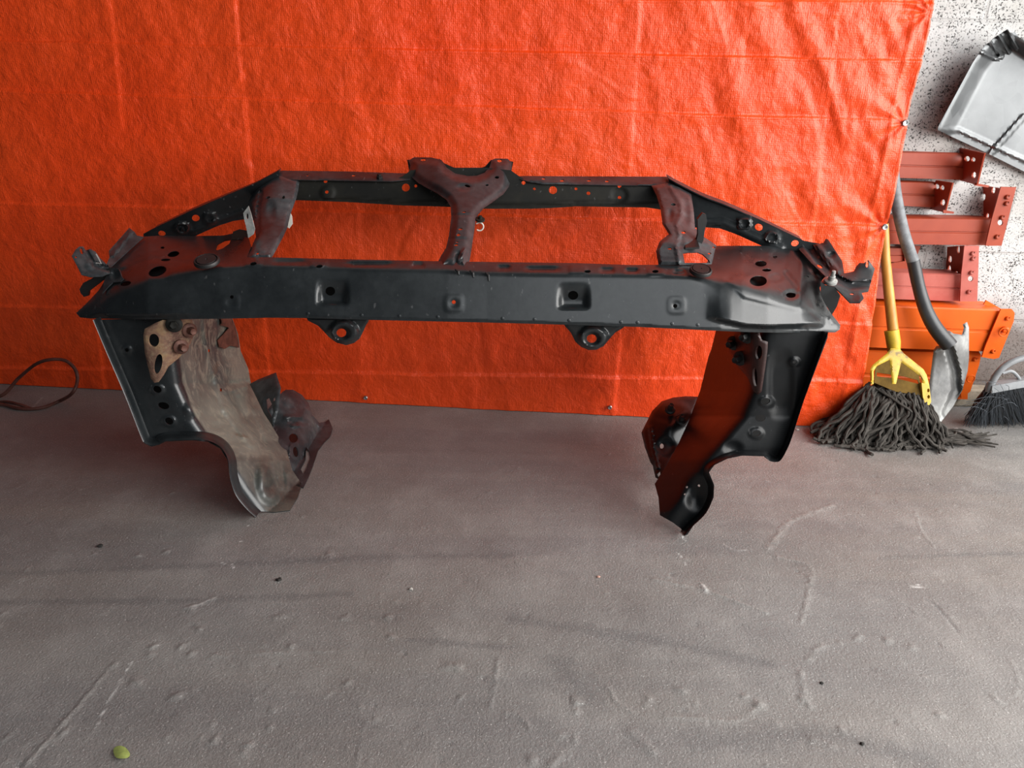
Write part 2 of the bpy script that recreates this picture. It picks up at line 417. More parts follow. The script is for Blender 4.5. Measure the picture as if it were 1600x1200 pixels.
# ------------------------------------------------------------ setting
def flat(name, pts, mat, th, nrm):
    mb = MB(); P = [np.asarray(p, float) for p in pts]; nrm = np.asarray(nrm, float)
    mb.hexa([p-nrm*th for p in P]+P)
    return tag(mb.build(name, mat, smooth=False), kind='structure')
def build_floor():
    xs = np.concatenate([[-5, -3, -2.1], np.arange(-1.75, 1.75, .0036), [1.8, 2.2, 3.2, 5]]); ys = np.concatenate([[-3.5, -1, .2], np.arange(.50, 2.05, .0036), [2.1, 2.4, 3.2]])
    X, Y = np.meshgrid(xs, ys); n = X.size; P = np.stack([X.ravel(), Y.ravel()], 1); Z = np.zeros(n); pale = np.zeros(n); dark = np.zeros(n); wh = np.zeros(n)
    R = np.random.default_rng(3)
    def near(pts, wd):
        a = np.array(pts)[:, :2]; lo = a.min(0)-wd; hi = a.max(0)+wd
        k = np.where((P[:, 0] > lo[0]) & (P[:, 0] < hi[0]) & (P[:, 1] > lo[1]) & (P[:, 1] < hi[1]))[0]; return k
    def wob(k): return .5+vnoise(P[k, 0]*90, P[k, 1]*90, 41)+.5*vnoise(P[k, 0]*260, P[k, 1]*260, 42)
    def ridge(px, wd, h, pl=0, dk=0, w_=0):      # a mark that runs through photo points; h may be a groove
        pts = np.array([G(a, b)[:2] for a, b in px]); pts = np.array(cr(pts, 6)) if len(pts) > 2 else pts
        k = near(pts, wd*1.5)
        if not len(k): return
        d = pdist(P[k], pts)/wd+.9*(wob(k)-.5); m = sstep(1-d); g = np.clip(wob(k)*1.6, 0, 1.4)
        Z[k] += h*m*g; pale[k] = np.maximum(pale[k], pl*m*g); dark[k] = np.maximum(dark[k], dk*m*(.6+.4*g)); wh[k] = np.maximum(wh[k], w_*m*sstep((g-.35)/.3))
    for px, wd, h, pl, dk, w_ in (
        ([(43, 1192), (100, 1130), (182, 1034)], .007, .0022, .7, 0, 0), ([(60, 1180), (175, 1045)], .0025, -.002, 0, .5, 0), ([(150, 1138), (170, 1095), (206, 1034)], .0022, .0004, 0, 0, .8),
        ([(0, 1160), (25, 1140)], .006, .002, .5, .2, 0), ([(765, 1106), (772, 1065), (778, 1030)], .006, .0018, .4, .6, 0), ([(557, 1197), (563, 1160), (571, 1124)], .004, .0014, .3, .5, 0),
        ([(1020, 905), (1100, 922), (1150, 940), (1198, 958)], .007, .0024, .7, .2, 0), ([(1097, 915), (1104, 925)], .008, .003, 1, 0, .6), ([(1200, 857), (1235, 815), (1300, 790)], .012, .002, .8, 0, 0),
        ([(1215, 870), (1265, 885), (1262, 930), (1252, 972)], .008, .0018, .6, 0, 0), ([(1455, 940), (1475, 960), (1497, 987)], .005, -.002, .1, .7, 0), ([(1395, 937), (1415, 945), (1437, 962)], .004, .0016, .4, .3, 0),
        ([(1250, 1050), (1256, 1080), (1264, 1104)], .009, .002, .4, .4, 0), ([(950, 1072), (962, 1095), (987, 1112)], .006, .0018, .5, .2, 0), ([(1040, 1120), (1095, 1122), (1150, 1126), (1190, 1100)], .007, .0018, .6, 0, 0),
        ([(1262, 1032), (1275, 1015), (1300, 1004)], .008, .002, .6, .1, 0), ([(800, 1112), (820, 1125), (828, 1140)], .006, .002, .5, .3, 0), ([(430, 965), (455, 960)], .010, .002, .5, 0, 0), ([(330, 1025), (430, 1020), (520, 1018)], .007, .0014, .5, 0, 0),
        ([(290, 950), (310, 945), (335, 935)], .007, .0018, .6, 0, .3), ([(1130, 850), (1150, 860), (1175, 858)], .003, .0008, .5, 0, .3), ([(1430, 800), (1440, 830), (1460, 855)], .006, .0016, .5, .2, 0), ([(1578, 1030), (1592, 1060), (1585, 1085)], .005, .0014, .4, .2, 0),
        ([(868, 1190), (900, 1150), (875, 1148)], .010, .002, .5, 0, 0), ([(985, 1145), (1020, 1175)], .014, .002, .3, .4, 0), ([(1268, 1155), (1300, 1165)], .010, .002, .4, .2, 0), ([(420, 910), (560, 872)], .003, .0006, .4, 0, 0)):
        ridge(px, wd, h, pl, dk, w_)
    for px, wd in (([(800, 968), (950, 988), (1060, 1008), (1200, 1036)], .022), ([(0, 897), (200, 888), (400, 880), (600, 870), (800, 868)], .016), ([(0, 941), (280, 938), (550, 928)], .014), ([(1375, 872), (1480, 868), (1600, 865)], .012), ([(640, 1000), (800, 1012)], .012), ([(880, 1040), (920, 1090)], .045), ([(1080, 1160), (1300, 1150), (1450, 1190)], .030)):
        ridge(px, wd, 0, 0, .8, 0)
    for px in (([(1066, 838), (1076, 852)]), ([(1058, 863), (1067, 873)]), ([(1069, 878), (1071, 882)]), ([(386, 822), (396, 818)]), ([(346, 879), (352, 882)]), ([(362, 882), (366, 888)]), ([(373, 845), (379, 847)]), ([(1422, 915), (1444, 914)]), ([(1424, 918), (1442, 918)])):
        ridge(px, .0026, .0004, 0, 0, 1.0)
    for px in ((50, 618), (58, 632)): pass
    ridge([(52, 636), (66, 621)], .003, .0004, 0, 0, .6)
    # trowel lumps and chips
    spots = [(260, 862), (215, 868), (298, 952), (455, 1010), (540, 966), (605, 965), (612, 995), (240, 1010), (285, 1010), (300, 1022), (275, 1088), (545, 1066), (215, 1066), (330, 1132), (423, 1137), (335, 1155), (385, 1165), (100, 1145), (720, 1090), (380, 1175), (514, 867), (1340, 997), (1425, 1012), (1066, 1080), (898, 1095), (1470, 1118), (1315, 1140), (1185, 1100), (1165, 1088), (1255, 1095), (832, 1190), (1560, 1095), (700, 1042), (718, 1043), (1013, 1092), (900, 1110), (1385, 1000)]
    for _ in range(420): spots.append((R.uniform(-50, 1650), R.uniform(690, 1230)))
    for q, (a, b) in enumerate(spots):
        c = G(a, b)[:2]; big_ = q < 37; r = R.uniform(.008, .015) if big_ else R.uniform(.003, .009); k = near([c], r*2)
        if not len(k): continue
        an = R.uniform(0, 3); u = P[k]-c; u = np.stack([u[:, 0]*math.cos(an)+u[:, 1]*math.sin(an), -u[:, 0]*math.sin(an)+u[:, 1]*math.cos(an)], 1)
        d = np.hypot(u[:, 0], u[:, 1]*R.uniform(1, 1.8))/r+.8*(wob(k)-.5); m = sstep(1.1-d)
        sg = -1 if (not big_ and R.random() < .35) else 1; Z[k] += sg*(.0022 if big_ else R.uniform(.0006, .0015))*m
        if sg > 0: pale[k] = np.maximum(pale[k], .35*m)
        else: dark[k] = np.maximum(dark[k], .5*m)
    V = np.stack([X.ravel(), Y.ravel(), Z], 1); ny, nx = X.shape; idx = np.arange(n).reshape(ny, nx)
    Fq = np.stack([idx[:-1, :-1].ravel(), idx[:-1, 1:].ravel(), idx[1:, 1:].ravel(), idx[1:, :-1].ravel()], 1)
    cs = [0, nx-1, n-1, n-nx]; V = np.concatenate([V, V[cs]-[0, 0, .1]]); 
    bd = [(list(idx[0, :]), n, n+1), (list(idx[:, -1]), n+1, n+2), (list(idx[-1, ::-1]), n+2, n+3), (list(idx[::-1, 0]), n+3, n)]
    ex = [[a_]+[b_]+e[::-1] for e, a_, b_ in bd]+[[n+3, n+2, n+1, n]]
    me = bpy.data.meshes.new('floor'); nf = len(Fq); tot = nf*4+sum(len(e) for e in ex)
    me.vertices.add(len(V)); me.vertices.foreach_set('co', V.astype(np.float32).ravel()); me.loops.add(tot); me.loops.foreach_set('vertex_index', np.concatenate([Fq.ravel()]+[np.array(e) for e in ex]).astype(np.int32))
    st = np.concatenate([np.arange(nf)*4, nf*4+np.cumsum([0]+[len(e) for e in ex[:-1]])]).astype(np.int32)
    me.polygons.add(nf+len(ex)); me.polygons.foreach_set('loop_start', st); me.update(calc_edges=True); me.validate()
    me.polygons.foreach_set('use_smooth', [True]*nf+[False]*len(ex)); me.materials.append(M_floor)
    for nm, v in (('pale', pale), ('streak', dark), ('white', wh)):
        at = me.attributes.new(nm, 'FLOAT', 'POINT'); at.data.foreach_set('value', np.concatenate([v, np.zeros(4)]).astype(np.float32))
    o = bpy.data.objects.new('floor', me); COL.objects.link(o); tag(o, kind='structure')
def vnoise(x, y, seed):      # smooth value noise
    r = np.random.default_rng(seed); g = r.random((256, 256)); xi = np.floor(x).astype(int); yi = np.floor(y).astype(int)
    fx = sstep(x-xi); fy = sstep(y-yi); q = lambda i, j: g[(xi+i) % 256, (yi+j) % 256]
    return (q(0, 0)*(1-fx)*(1-fy)+q(1, 0)*fx*(1-fy)+q(0, 1)*(1-fx)*fy+q(1, 1)*fx*fy)-.5
build_floor()
WO = -.24        # the block wall stands this far behind the tarp
a = TA-TD*3+TN*WO; b = TA+TD*6.2+TN*WO
flat('wall_back', [a, b, b+np.array([0, 0, 3.0]), a+np.array([0, 0, 3.0])], M_wall, .15, TN)

# ------------------------------------------------------------ tarp
def vnoise(x, y, seed):      # smooth value noise
    r = np.random.default_rng(seed); g = r.random((256, 256)); xi = np.floor(x).astype(int); yi = np.floor(y).astype(int)
    fx = sstep(x-xi); fy = sstep(y-yi); q = lambda i, j: g[(xi+i) % 256, (yi+j) % 256]
    return (q(0, 0)*(1-fx)*(1-fy)+q(1, 0)*fx*(1-fy)+q(0, 1)*(1-fx)*fy+q(1, 1)*fx*fy)-.5
REDGE = lin([-200, 0, 190, 355, 470, 610, 700], [1500, 1460, 1417, 1385, 1368, 1345, 1330])
def build_tarp():
    nx, ny = 640, 480
    vy = np.linspace(-170, 1, ny)*0
    rows = []
    U = np.linspace(0, 1, nx)
    for j in range(ny):
        v = j/(ny-1)
        top = -170.0; bot = 600+65/1260*(-560+U*1900)
        py = top+(bot-top)*v
        px = -560+(REDGE(py)+560)*U
        rows.append(np.stack([px, py], 1))
    Q = np.array(rows)
    px, py = Q[..., 0], Q[..., 1]
    d = np.zeros_like(px)
    wx = px+18*vnoise(px/90, py/90, 3); wy = py+14*vnoise(px/80, py/110, 4)
    def crease(x0, y0, x1, y1, wd, amp, kink=.5):
        L = math.hypot(x1-x0, y1-y0); nxv, nyv = -(y1-y0)/L, (x1-x0)/L
        dd = (px-x0)*nxv+(py-y0)*nyv+2.5*vnoise(px/60, py/60, 9); al = ((px-x0)*(x1-x0)+(py-y0)*(y1-y0))/L/L
        m = sstep((al+.04)/.05)*sstep((1.04-al)/.05)*(.6+.8*(vnoise(px/120, py/120, 21)+.5))
        return m*amp*(np.exp(-(dd/wd)**2)+kink*np.tanh(dd/(wd*1.2))*np.exp(-(dd/(wd*9))**2))
    for y0, y1 in ((-75, -70), (-12, 6), (65, 97), (143, 192), (318, 356), (478, 509), (575, 598)):
        d += crease(-560, y0-(y1-y0)*.39, 1470, y1, 1.9, .0028, .9)
    for x0, ya, x1, yb in ((-30, -170, 0, 640), (155, -170, 192, 200), (352, -170, 425, 640), (548, -170, 566, 640), (745, -170, 742, 640), (1010, -170, 960, 640), (1180, -170, 1110, 650), (1330, -170, 1235, 650), (140, 440, 166, 620)):
        d += crease(x0, ya, x1, yb, 2.4, .0013 if x0 in (352, 1010, 1330, 140, 155) else .0005, 1.0)
    for k in range(90):      # short irregular folds
        x0 = rng.uniform(-500, 1400); y0 = rng.uniform(-120, 600); an = rng.choice([rng.normal(1.5, .35), rng.normal(.6, .3), rng.normal(2.4, .3)]); L = rng.uniform(40, 150)
        d += crease(x0, y0, x0+L*math.cos(an), y0+L*math.sin(an), rng.uniform(3, 6), rng.uniform(-.0014, .0014), .5)
    rgt = sstep((px-850)/600)
    d += .0060*vnoise(wx/150, wy/200, 5)+.0040*vnoise(wx/55, wy/70, 6)+.0022*vnoise(wx/24+wy/60, wy/20, 7)+.0011*vnoise(wx/10, wy/8, 8)
    d += (.25+rgt)*(.0110*vnoise(wx/38-wy/120, wy/170, 11)+.0050*vnoise(wx/17-wy/60, wy/50, 12)+.0022*vnoise(wx/9+wy/50, wy/16, 14))
    e = REDGE(py)-px
    d += .010*np.exp(-(e/30)**2)*vnoise(py/60, py*0+3, 31)+.0035*np.exp(-((e-26)/4)**2)
    # gathers that run from the eyelets in the right hem
    for gx, gy in ((1415, 192), (1383, 355), (1450, 20)):
        rr = np.hypot(px-gx, py-gy)+1; an = np.arctan2(py-gy, px-gx); d += .0035*np.sin(an*9)*np.exp(-rr/90)*sstep(rr/14)
    V = T(px, py, 0)
    V = V+TN*(d+.004)[..., None]
    V[..., 2] = np.maximum(V[..., 2], .0015)
    V = V.reshape(-1, 3); n = len(V)
    V2 = np.concatenate([V, V-TN*.0012])
    idx = np.arange(n).reshape(ny, nx); A = idx[:-1, :-1].ravel(); B = idx[:-1, 1:].ravel(); C = idx[1:, 1:].ravel(); D = idx[1:, :-1].ravel()
    Fq = np.stack([A, D, C, B], 1); Fb = np.stack([A, B, C, D], 1)+n
    bd = list(idx[0, :])+list(idx[1:, -1])+list(idx[-1, -2::-1])+list(idx[-2:0:-1, 0])
    Fs = [[bd[i], bd[(i+1) % len(bd)], bd[(i+1) % len(bd)]+n, bd[i]+n] for i in range(len(bd))]
    c = np.array([0.0, 1.95, 0.0])
    me = bpy.data.meshes.new('tarp'); me.from_pydata([tuple(v) for v in V2-c], [], np.concatenate([Fq, Fb]).tolist()+Fs); me.update()
    me.polygons.foreach_set('use_smooth', [True]*len(me.polygons)); me.materials.append(M_tarp)
    o = bpy.data.objects.new('tarp', me); COL.objects.link(o); o.location = c
    tag(o, 'creased bright orange woven plastic tarp hanging as a backdrop across the wall', 'tarp')
    for gx, gy, r in ((1415, 192, .0075), (1383, 355, .0075), (953, 637, .006), (571, 622, .006)):
        mb = MB(); p = T(gx, gy, .010); mb.lathe(p, TN, [(r*.35, -.003), (r, -.004), (r*1.05, 0), (r*.8, .002), (r*.5, .0015), (r*.42, -.001), (.0005, -.001)], 20)
        mb.build('eyelet', M_steel, o, label='small metal eyelet')
build_tarp()

# ------------------------------------------------------------ radiator support
RS = root('radiator_support', (0, 1.5, 0), 'black pressed steel car radiator support standing on its side aprons before the orange tarp', 'car part')
SX = [118, 138, 166, 184, 204, 232, 270, 300, 340, 420, 520, 600, 700, 760, 885, 1000, 1075, 1110, 1160, 1200, 1228, 1252, 1272, 1290, 1313]
SY = [491, 485, 464, 455, 446, 434, 427, 421, 416, 417, 420, 422, 423, 427, 429, 430, 432, 434, 442, 455, 467, 474, 492, 503, 512]
SHO = lin(SX, SY)
def BT(x): return float(SHO(x))
BB = lin([345, 420, 475, 580, 760, 885, 1000, 1080, 1112], [498, 496.5, 497, 500, 504, 507.5, 511, 514, 516])
def beamY(x, y):
    x = np.asarray(x, float); d = y-SHO(x)
    ys = np.interp(x, [120, 230, 345, 1125, 1200, 1260, 1313], [1.415, 1.375, 1.360, 1.360, 1.372, 1.398, 1.43])
    sl = np.interp(x, [150, 200, 260, 350, 400, 1060, 1110, 1200, 1250, 1290], [.0013, .0030, .0043, .0060, .0026, .0026, .0052, .0036, .0026, .0013])
    wd = np.interp(x, [300, 380, 1080, 1120], [3.5, 1.6, 1.6, 4.5])
    y = np.asarray(y, float)
    lift = 0
    for w, yb, am in ((sstep((x-1098)/46)*sstep((1292-x)/22), np.interp(x, [1106, 1164, 1200, 1268], [493, 506, 508, 505]), .020), (sstep((x-136)/30)*sstep((330-x)/70), np.interp(x, [150, 200, 300], [489, 491, 489]), .010)):
        t = np.clip(d/np.maximum(yb-SHO(x), 8), 0, 1); lift = lift+am*w*t**.8*np.where(y < yb, 1, 1-sstep((y-yb)/7))
    for cx, y0, y1 in ((520, 432, 478), (896, 438, 484)):      # pressed pockets, deepest at their lower edge
        lift = lift-.013*sstep((y-y0)/34)*sstep((y1-y)/7)*sstep((27-np.abs(x-cx))/12)
    return ys+sl*sp(-d, wd)-.00045*sp(d, wd)-lift
out = [(222, 370), (250, 368), (300, 369), (348, 368), (368, 364), (388, 372), (392, 386), (386, 402), (420, 402), (540, 405), (680, 408), (740, 409), (900, 411), (985, 414), (1103, 413), (1117, 384), (1150, 384), (1236, 384), (1248, 390), (1268, 411), (1289, 432), (1283, 441), (1281, 450), (1284, 464), (1293, 482), (1313, 508), (1312, 515), (1305, 519.5), (1240, 520), (1170, 519), (1112, 516.5),
       (1000, 511), (885, 507.5), (760, 504), (580, 500), (475, 497), (420, 496.5), (345, 498), (300, 498.5), (220, 499), (140, 497.5), (125, 496), (119, 489), (135, 474), (154, 454), (164, 438), (168, 420), (190, 398)]
bumps = []
for cx, cy in ((360, 472), (709, 474), (1057, 477)): bumps += [(cx, cy, 17, 16, .0010, .3, 4), (cx, cy, 9, 8, -.0012, .5)]
for cx in (395, 498, 903, 1025): bumps += [(cx, BT(cx)-7, 17, 8, .004, .4, 4)]
for x0, x1, cy in ((532, 625, 412.5), (640, 665, 414), (775, 800, 418), (815, 880, 420), (935, 962, 422), (975, 1000, 423), (1050, 1072, 425), (420, 485, 409)): bumps += [((x0+x1)/2, cy, (x1-x0)/2, 4.2, -.007, .5, 6)]
bumps += [(1185, 439, 20, 12, -.004, .35), (1236, 461, 14, 9, -.005, .4), (1138, 436, 9, 3, -.004, .5), (1212, 434, 15, 8, -.008, .5), (1187, 412, 12, 7, -.003, .4),
          (246, 424, 22, 12, -.004, .35), (271, 397, 15, 8, -.004, .4), (198, 415, 14, 7, .003, .4), (1300, 500, 8, 10, .004, .6), (1200, 395, 6, 3, .002, .5), (1230, 420, 5, 3, .002, .5), (1248, 455, 4, 3, .002, .5), (220, 398, 6, 3, .003, .5), (1280, 476, 4, 3, .002, .5), (1285, 495, 4, 3, .002, .5)]
holes = [(516, 455, 7.6, 7), (895.5, 461.5, 8, 7), (709, 472, 3, 3), (362, 464, 3, 3), (1055, 478, 3.4, 3.2),
         (396, 412, 5.2, 2.6, -8), (499, 416, 5, 2.6, -8), (918, 424, 5, 2.4), (1024, 424, 5, 2.4),
         (1189, 412, 9, 4.5), (1185, 439, 13.5, 8.2), (1236, 461, 7.8, 4.4), (1198, 422, 7, 2.4), (1211, 401.5, 3.4, 2.2), (1260, 433, 4, 2.6),
         (271, 397, 9.2, 4.4, -12), (246, 424, 14.5, 7.5, -18), (196.5, 443, 8.5, 3.6, -12), (259, 406, 7.5, 2, -3), [(337, 390), (340, 382), (350, 376), (361, 374), (358, 381), (348, 388), (340, 391)], (254, 387, 3, 1.8)]
mkR = [(1104, 440), (1118, 431), (1165, 425), (1224, 424), (1238, 438), (1254, 455), (1272, 473), (1281, 492), (1272, 504), (1240, 507), (1200, 509), (1160, 508), (1125, 502), (1103, 492)]
mkL = [(146, 489), (166, 468), (205, 449), (240, 432), (300, 424), (318, 436), (312, 466), (286, 491), (200, 493)]
panel([('front_beam', M_black, lambda x, y: .10+0*x), ('corner_panel', M_black, lambda x, y: .10+.14*sstep((SHO(x)-4-y)/14)*sstep((340-x)/40)), ('corner_panel', M_black, lambda x, y: .10+0*x)],
      out, beamY, None, RS, holes=holes, bumps=bumps, step=3.0, edge=(3, .002), masks=[([(1120, 433), (1165, 424), (1224, 424), (1240, 440), (1256, 456), (1272, 474), (1280, 490), (1240, 490), (1160, 470)], .006, 10)],
      paths=[([(1125, 395), (1160, 393), (1225, 394)], 3, .001), ([(1228, 426), (1240, 440), (1246, 452)], 4, -.003), ([(170, 436), (200, 418), (240, 404), (300, 405)], 4, -.003), ([(1244, 388), (1262, 410), (1284, 436)], 7, -.006),
             ([(1240, 509), (1242, 518)], 2, .002), ([(1210, 510), (1212, 518)], 2, .002), ([(1262, 508), (1266, 518)], 2, .002)],
      split=lambda c: np.where(c[:, 0] < 345, 1, np.where(c[:, 0] > 1103, 2, 0)))
back = [(392, 406), (540, 409), (740, 413), (900, 415), (1100, 417), (1112, 512), (885, 503), (580, 496), (345, 494), (345, 408)]
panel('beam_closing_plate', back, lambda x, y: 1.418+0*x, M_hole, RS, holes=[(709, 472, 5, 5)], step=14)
panel('hole_backing', [(1122, 388), (1232, 388), (1262, 412), (1278, 436), (1284, 470), (1296, 500), (1290, 514), (1118, 512), (1112, 440)], lambda x, y: beamY(x, y)+.055, M_hole, RS, step=8)  # unseen sheets added under both corners so their holes look dark
panel('hole_backing', [(226, 374), (330, 374), (332, 396), (340, 402), (342, 492), (150, 494), (140, 484), (172, 440), (176, 420), (196, 400)], lambda x, y: beamY(x, y)+.055, M_hole, RS, step=8)
# raised weld spots along the lower edge
for cx in (481, 565, 624, 684, 785, 835, 889, 970, 996, 1050, 1090):
    cy = BB(cx)-7; p = W(cx, cy, float(beamY(np.array([cx*1.]), np.array([cy*1.]))[0])); mb = MB()
    mb.lathe(p, (0, -.96, .27), [(.0036, -.001), (.0036, .0004), (.0026, .0008), (.0005, .0009)], 12); mb.build('spot_weld', M_black, RS)
# round rubber plugs on the beam
for cx, cy, rx in ((323, 408, 19), (1095, 422.5, 17)):
    Y = 1.368; p = W(cx, cy, Y); R = rx*p[1]/F*1.02; ax = (0, -.31, .95); mb = MB()
    mb.lathe(p+np.array([0, 0, .001]), ax, [(R*1.02, -.004), (R*1.02, .0005), (R*.95, .003), (R*.86, .003), (R*.82, .0), (R*.78, .0), (R*.76, .0035), (R*.08, .0035), (R*.06, .002), (.0004, .002)], 40); mb.build('rubber_plug', M_rubber, RS)

# rear rail
RTp = [(432, 279), (540, 281), (612, 282), (628, 276), (642, 266), (690, 262), (760, 262), (798, 266), (812, 276), (824, 282), (850, 287), (900, 287), (1020, 289), (1052, 288)]
RBt = [(1052, 331), (1030, 327), (1010, 324), (900, 322.5), (860, 325), (832, 326), (756, 326), (697, 323), (630, 321), (540, 315.5), (466, 313), (432, 315)]
def bk(x, y): return 1.735+.0*x-.0004*(y-300)
panel('rear_rail', RTp+RBt, bk, M_darkin, RS, step=3.4, 
      holes=[(508.5, 283.5, 3, 2.4), (510.5, 300, 2.8, 2.6), (634, 293, 6.2, 6.2), (649.5, 290.5, 2.4, 2.4), (818, 285.6, 3, 3), (835, 295, 2, 2), (864, 297, 6.4, 6.2), (900, 295, 2.4, 2.2), (919.5, 302, 3, 2.8), (968, 291, 3, 2.8), (968, 308.5, 2.8, 2.4)],
      bumps=[(512, 301, 13, 13, .004, .4), (968, 305, 15, 14, -.004, .4)], paths=[([(432, 308), (540, 309), (640, 315), (700, 317)], 3, .003), ([(700, 317), (830, 319), (900, 316), (1050, 319)], 3, .003)], dirt=lambda x, y: .06+0*x)
def tl(x, y): 
    f = np.interp(x, [432, 540, 612, 824, 900, 1052], [279, 281, 282, 283, 287, 289]); return 1.731+.0034*np.maximum(f-y, 0)
for nm, pts in (('rail_flange', [(432, 280), (436, 266.5), (540, 267.7), (640, 271), (641, 280), (612, 283), (540, 282)]), ('rail_flange', [(798, 276), (819, 275), (900, 275.5), (1046, 276), (1054, 289), (1020, 290), (900, 288), (850, 288), (824, 283)])):
    hs = [(552, 274, 3, 1.6), (480, 274, 2, 1.2)] if pts[0][0] < 600 else [(849, 279, 3, 1.5), (878, 282, 3.5, 1.8), (920, 282, 3.4, 1.6), (948, 283, 3.2, 1.6)]
    panel(nm, pts, tl, M_black2, RS, step=3, holes=hs, paths=[([(475, 274), (520, 275)], 2, .001)])
mb = MB(); p = W(593, 276, 1.74); mb.lathe(p, (0, -.3, .95), [(.008, -.004), (.008, .002), (.0055, .003), (.0055, .007), (.001, .008)], 6); mb.build('rail_bolt', M_rubber, RS)

# sloping side rails from the rear rail down to the corner panels
wl = [(436, 267), (396, 288), (352, 306.5), (300, 329), (236, 359.5), (224, 366), (224, 392), (262, 388), (304, 369.5), (322, 361), (342, 352.5), (364, 345.5), (380, 343), (402, 345), (436, 322)]
panel('side_rail', wl, lambda x, y: np.interp(x, [220, 436], [1.66, 1.742])+.0007*(y-np.interp(x, [236, 436], [375, 290])), M_deep, RS, step=3.2,  # deeper black and downward lean put shade into the left rail
      holes=[(306, 341, 6, 5.4, 15), (253, 365, 5.8, 4.4, 15)],
      bumps=[(284, 356, 15, 11, .008, .35), (284, 357, 9, 7, -.006, .4), (284, 358, 4, 3.5, .006, .4), (328, 341, 12, 11, .006, .3, 3), (328, 342, 6, 6, -.004, .4)],
      paths=[([(432, 300), (380, 330), (340, 345), (300, 362)], 5, .004)], dirt=lambda x, y: .05+0*x)
wr = [(1044, 276), (1060, 285), (1100, 306.5), (1135, 320), (1185, 342), (1256, 376), (1282, 381), (1290, 392), (1262, 404), (1240, 400), (1190, 384), (1150, 366), (1125, 357), (1100, 355), (1083, 356), (1050, 330)]
panel('side_rail', wr, lambda x, y: np.interp(x, [1044, 1290], [1.742, 1.63])-.0004*(y-300), M_black, RS, step=3.2,
      holes=[(1185.5, 355, 6.2, 5.4, 25), (1242, 380, 6, 4.6, -20)],
      bumps=[(1163, 349, 12, 10, .008, .25, 5), (1163, 350, 7, 5.5, -.006, .3, 4), (1206, 371, 14, 11, .009, .35), (1206, 371, 9, 7, -.005, .35)],
      paths=[([(1085, 345), (1130, 348), (1170, 366), (1220, 388)], 7, .005)])
# their narrow upper lips
def lip(pts, Y0, Y1, wd=.028):
    mb = MB(); P = cr([W(x, y, Y0+(Y1-Y0)*i/(len(pts)-1)) for i, (x, y) in enumerate(pts)], 6); n = len(P)
    V = []
    for p in P: V += [p, p+np.array([0, wd, .006]), p+np.array([0, wd, .0085]), p+np.array([0, 0, .0025])]
    Fc = []
    for i in range(n-1):
        for k in range(4): Fc.append([4*i+k, 4*i+(k+1) % 4, 4*i+4+(k+1) % 4, 4*i+4+k])
    Fc += [[3, 2, 1, 0], [4*n-4, 4*n-3, 4*n-2, 4*n-1]]
    mb.add(V, Fc); mb.build('rail_lip', M_black2, RS, smooth=True)
lip([(434, 271), (396, 291), (352, 309), (300, 331), (238, 361)], 1.742, 1.665)
lip([(1044, 280), (1060, 289), (1100, 309), (1135, 322.5), (1185, 344.5), (1254, 378)], 1.742, 1.645)

# uprights
ul = [(428, 276), (436, 273), (468, 281), (466, 298), (463, 310), (454, 334), (449, 356), (442, 371), (433, 388), (424, 404), (386, 404), (392, 388), (400, 370), (396, 342), (388, 317), (396, 298)]
panel('upright', ul, tps([(432, 274, 1.735), (468, 281, 1.735), (396, 298, 1.72), (462, 310, 1.655), (420, 312, 1.635), (388, 318, 1.68), (410, 340, 1.585), (452, 336, 1.60), (425, 362, 1.51), (447, 362, 1.52), (400, 370, 1.50), (388, 402, 1.40), (422, 402, 1.40)]), M_dusty, RS, step=3.0, edge=(6, .016),
      bumps=[(424, 330, 9, 22, -.006, .8), (409, 390, 9, 6, .003, .3)], holes=[(419, 308.5, 3.6, 1.7, -10), (443, 308, 2.2, 2.8), (402, 396, 2.4, 1.8)],
      paths=[([(408, 300), (403, 330), (404, 362)], 4, -.010), ([(412, 310), (462, 311)], 2, .002)], dirt=lambda x, y: np.where(y > 350, .2, .1))
ur = [(1018, 290), (1045, 286), (1062, 290), (1080, 303), (1084, 330), (1086, 356), (1097, 368), (1119, 383), (1112, 413), (1062, 414), (1029, 414), (1025, 392), (1031, 377), (1045, 366), (1035, 350), (1032, 326), (1026, 306)]
def uprY(x, y):
    b = np.interp(y, [285, 320, 350, 380, 414], [1.73, 1.625, 1.53, 1.45, 1.392])
    C = np.interp(y, [288, 317, 330, 350, 365, 385, 414], [1045, 1060, 1064, 1055, 1060, 1055, 1061])
    return b+.0009*sp(x-C, 3)
panel('upright', ur, uprY, M_dusty, RS, step=3.0, edge=(5, .012), holes=[[(1067, 396), (1075, 394.5), (1090, 394), (1098, 397), (1106, 405), (1110, 411), (1070, 411)], (1052, 319.5, 4, 2, 5), (1046.5, 388.5, 3.6, 1.4), (1068, 363, 3.4, 2.2), (1115.5, 386.5, 2.6, 1.2), (1108.5, 396, 3, 1.4)],
      bumps=[(1047, 337, 6, 13, -.009, .7), (1072, 330, 9, 30, -.008, .8), (1062, 378, 10, 14, -.006, .8)], paths=[([(1048, 292), (1063, 317), (1066, 332), (1057, 350), (1062, 366), (1057, 385), (1062, 412)], 4, .006)])
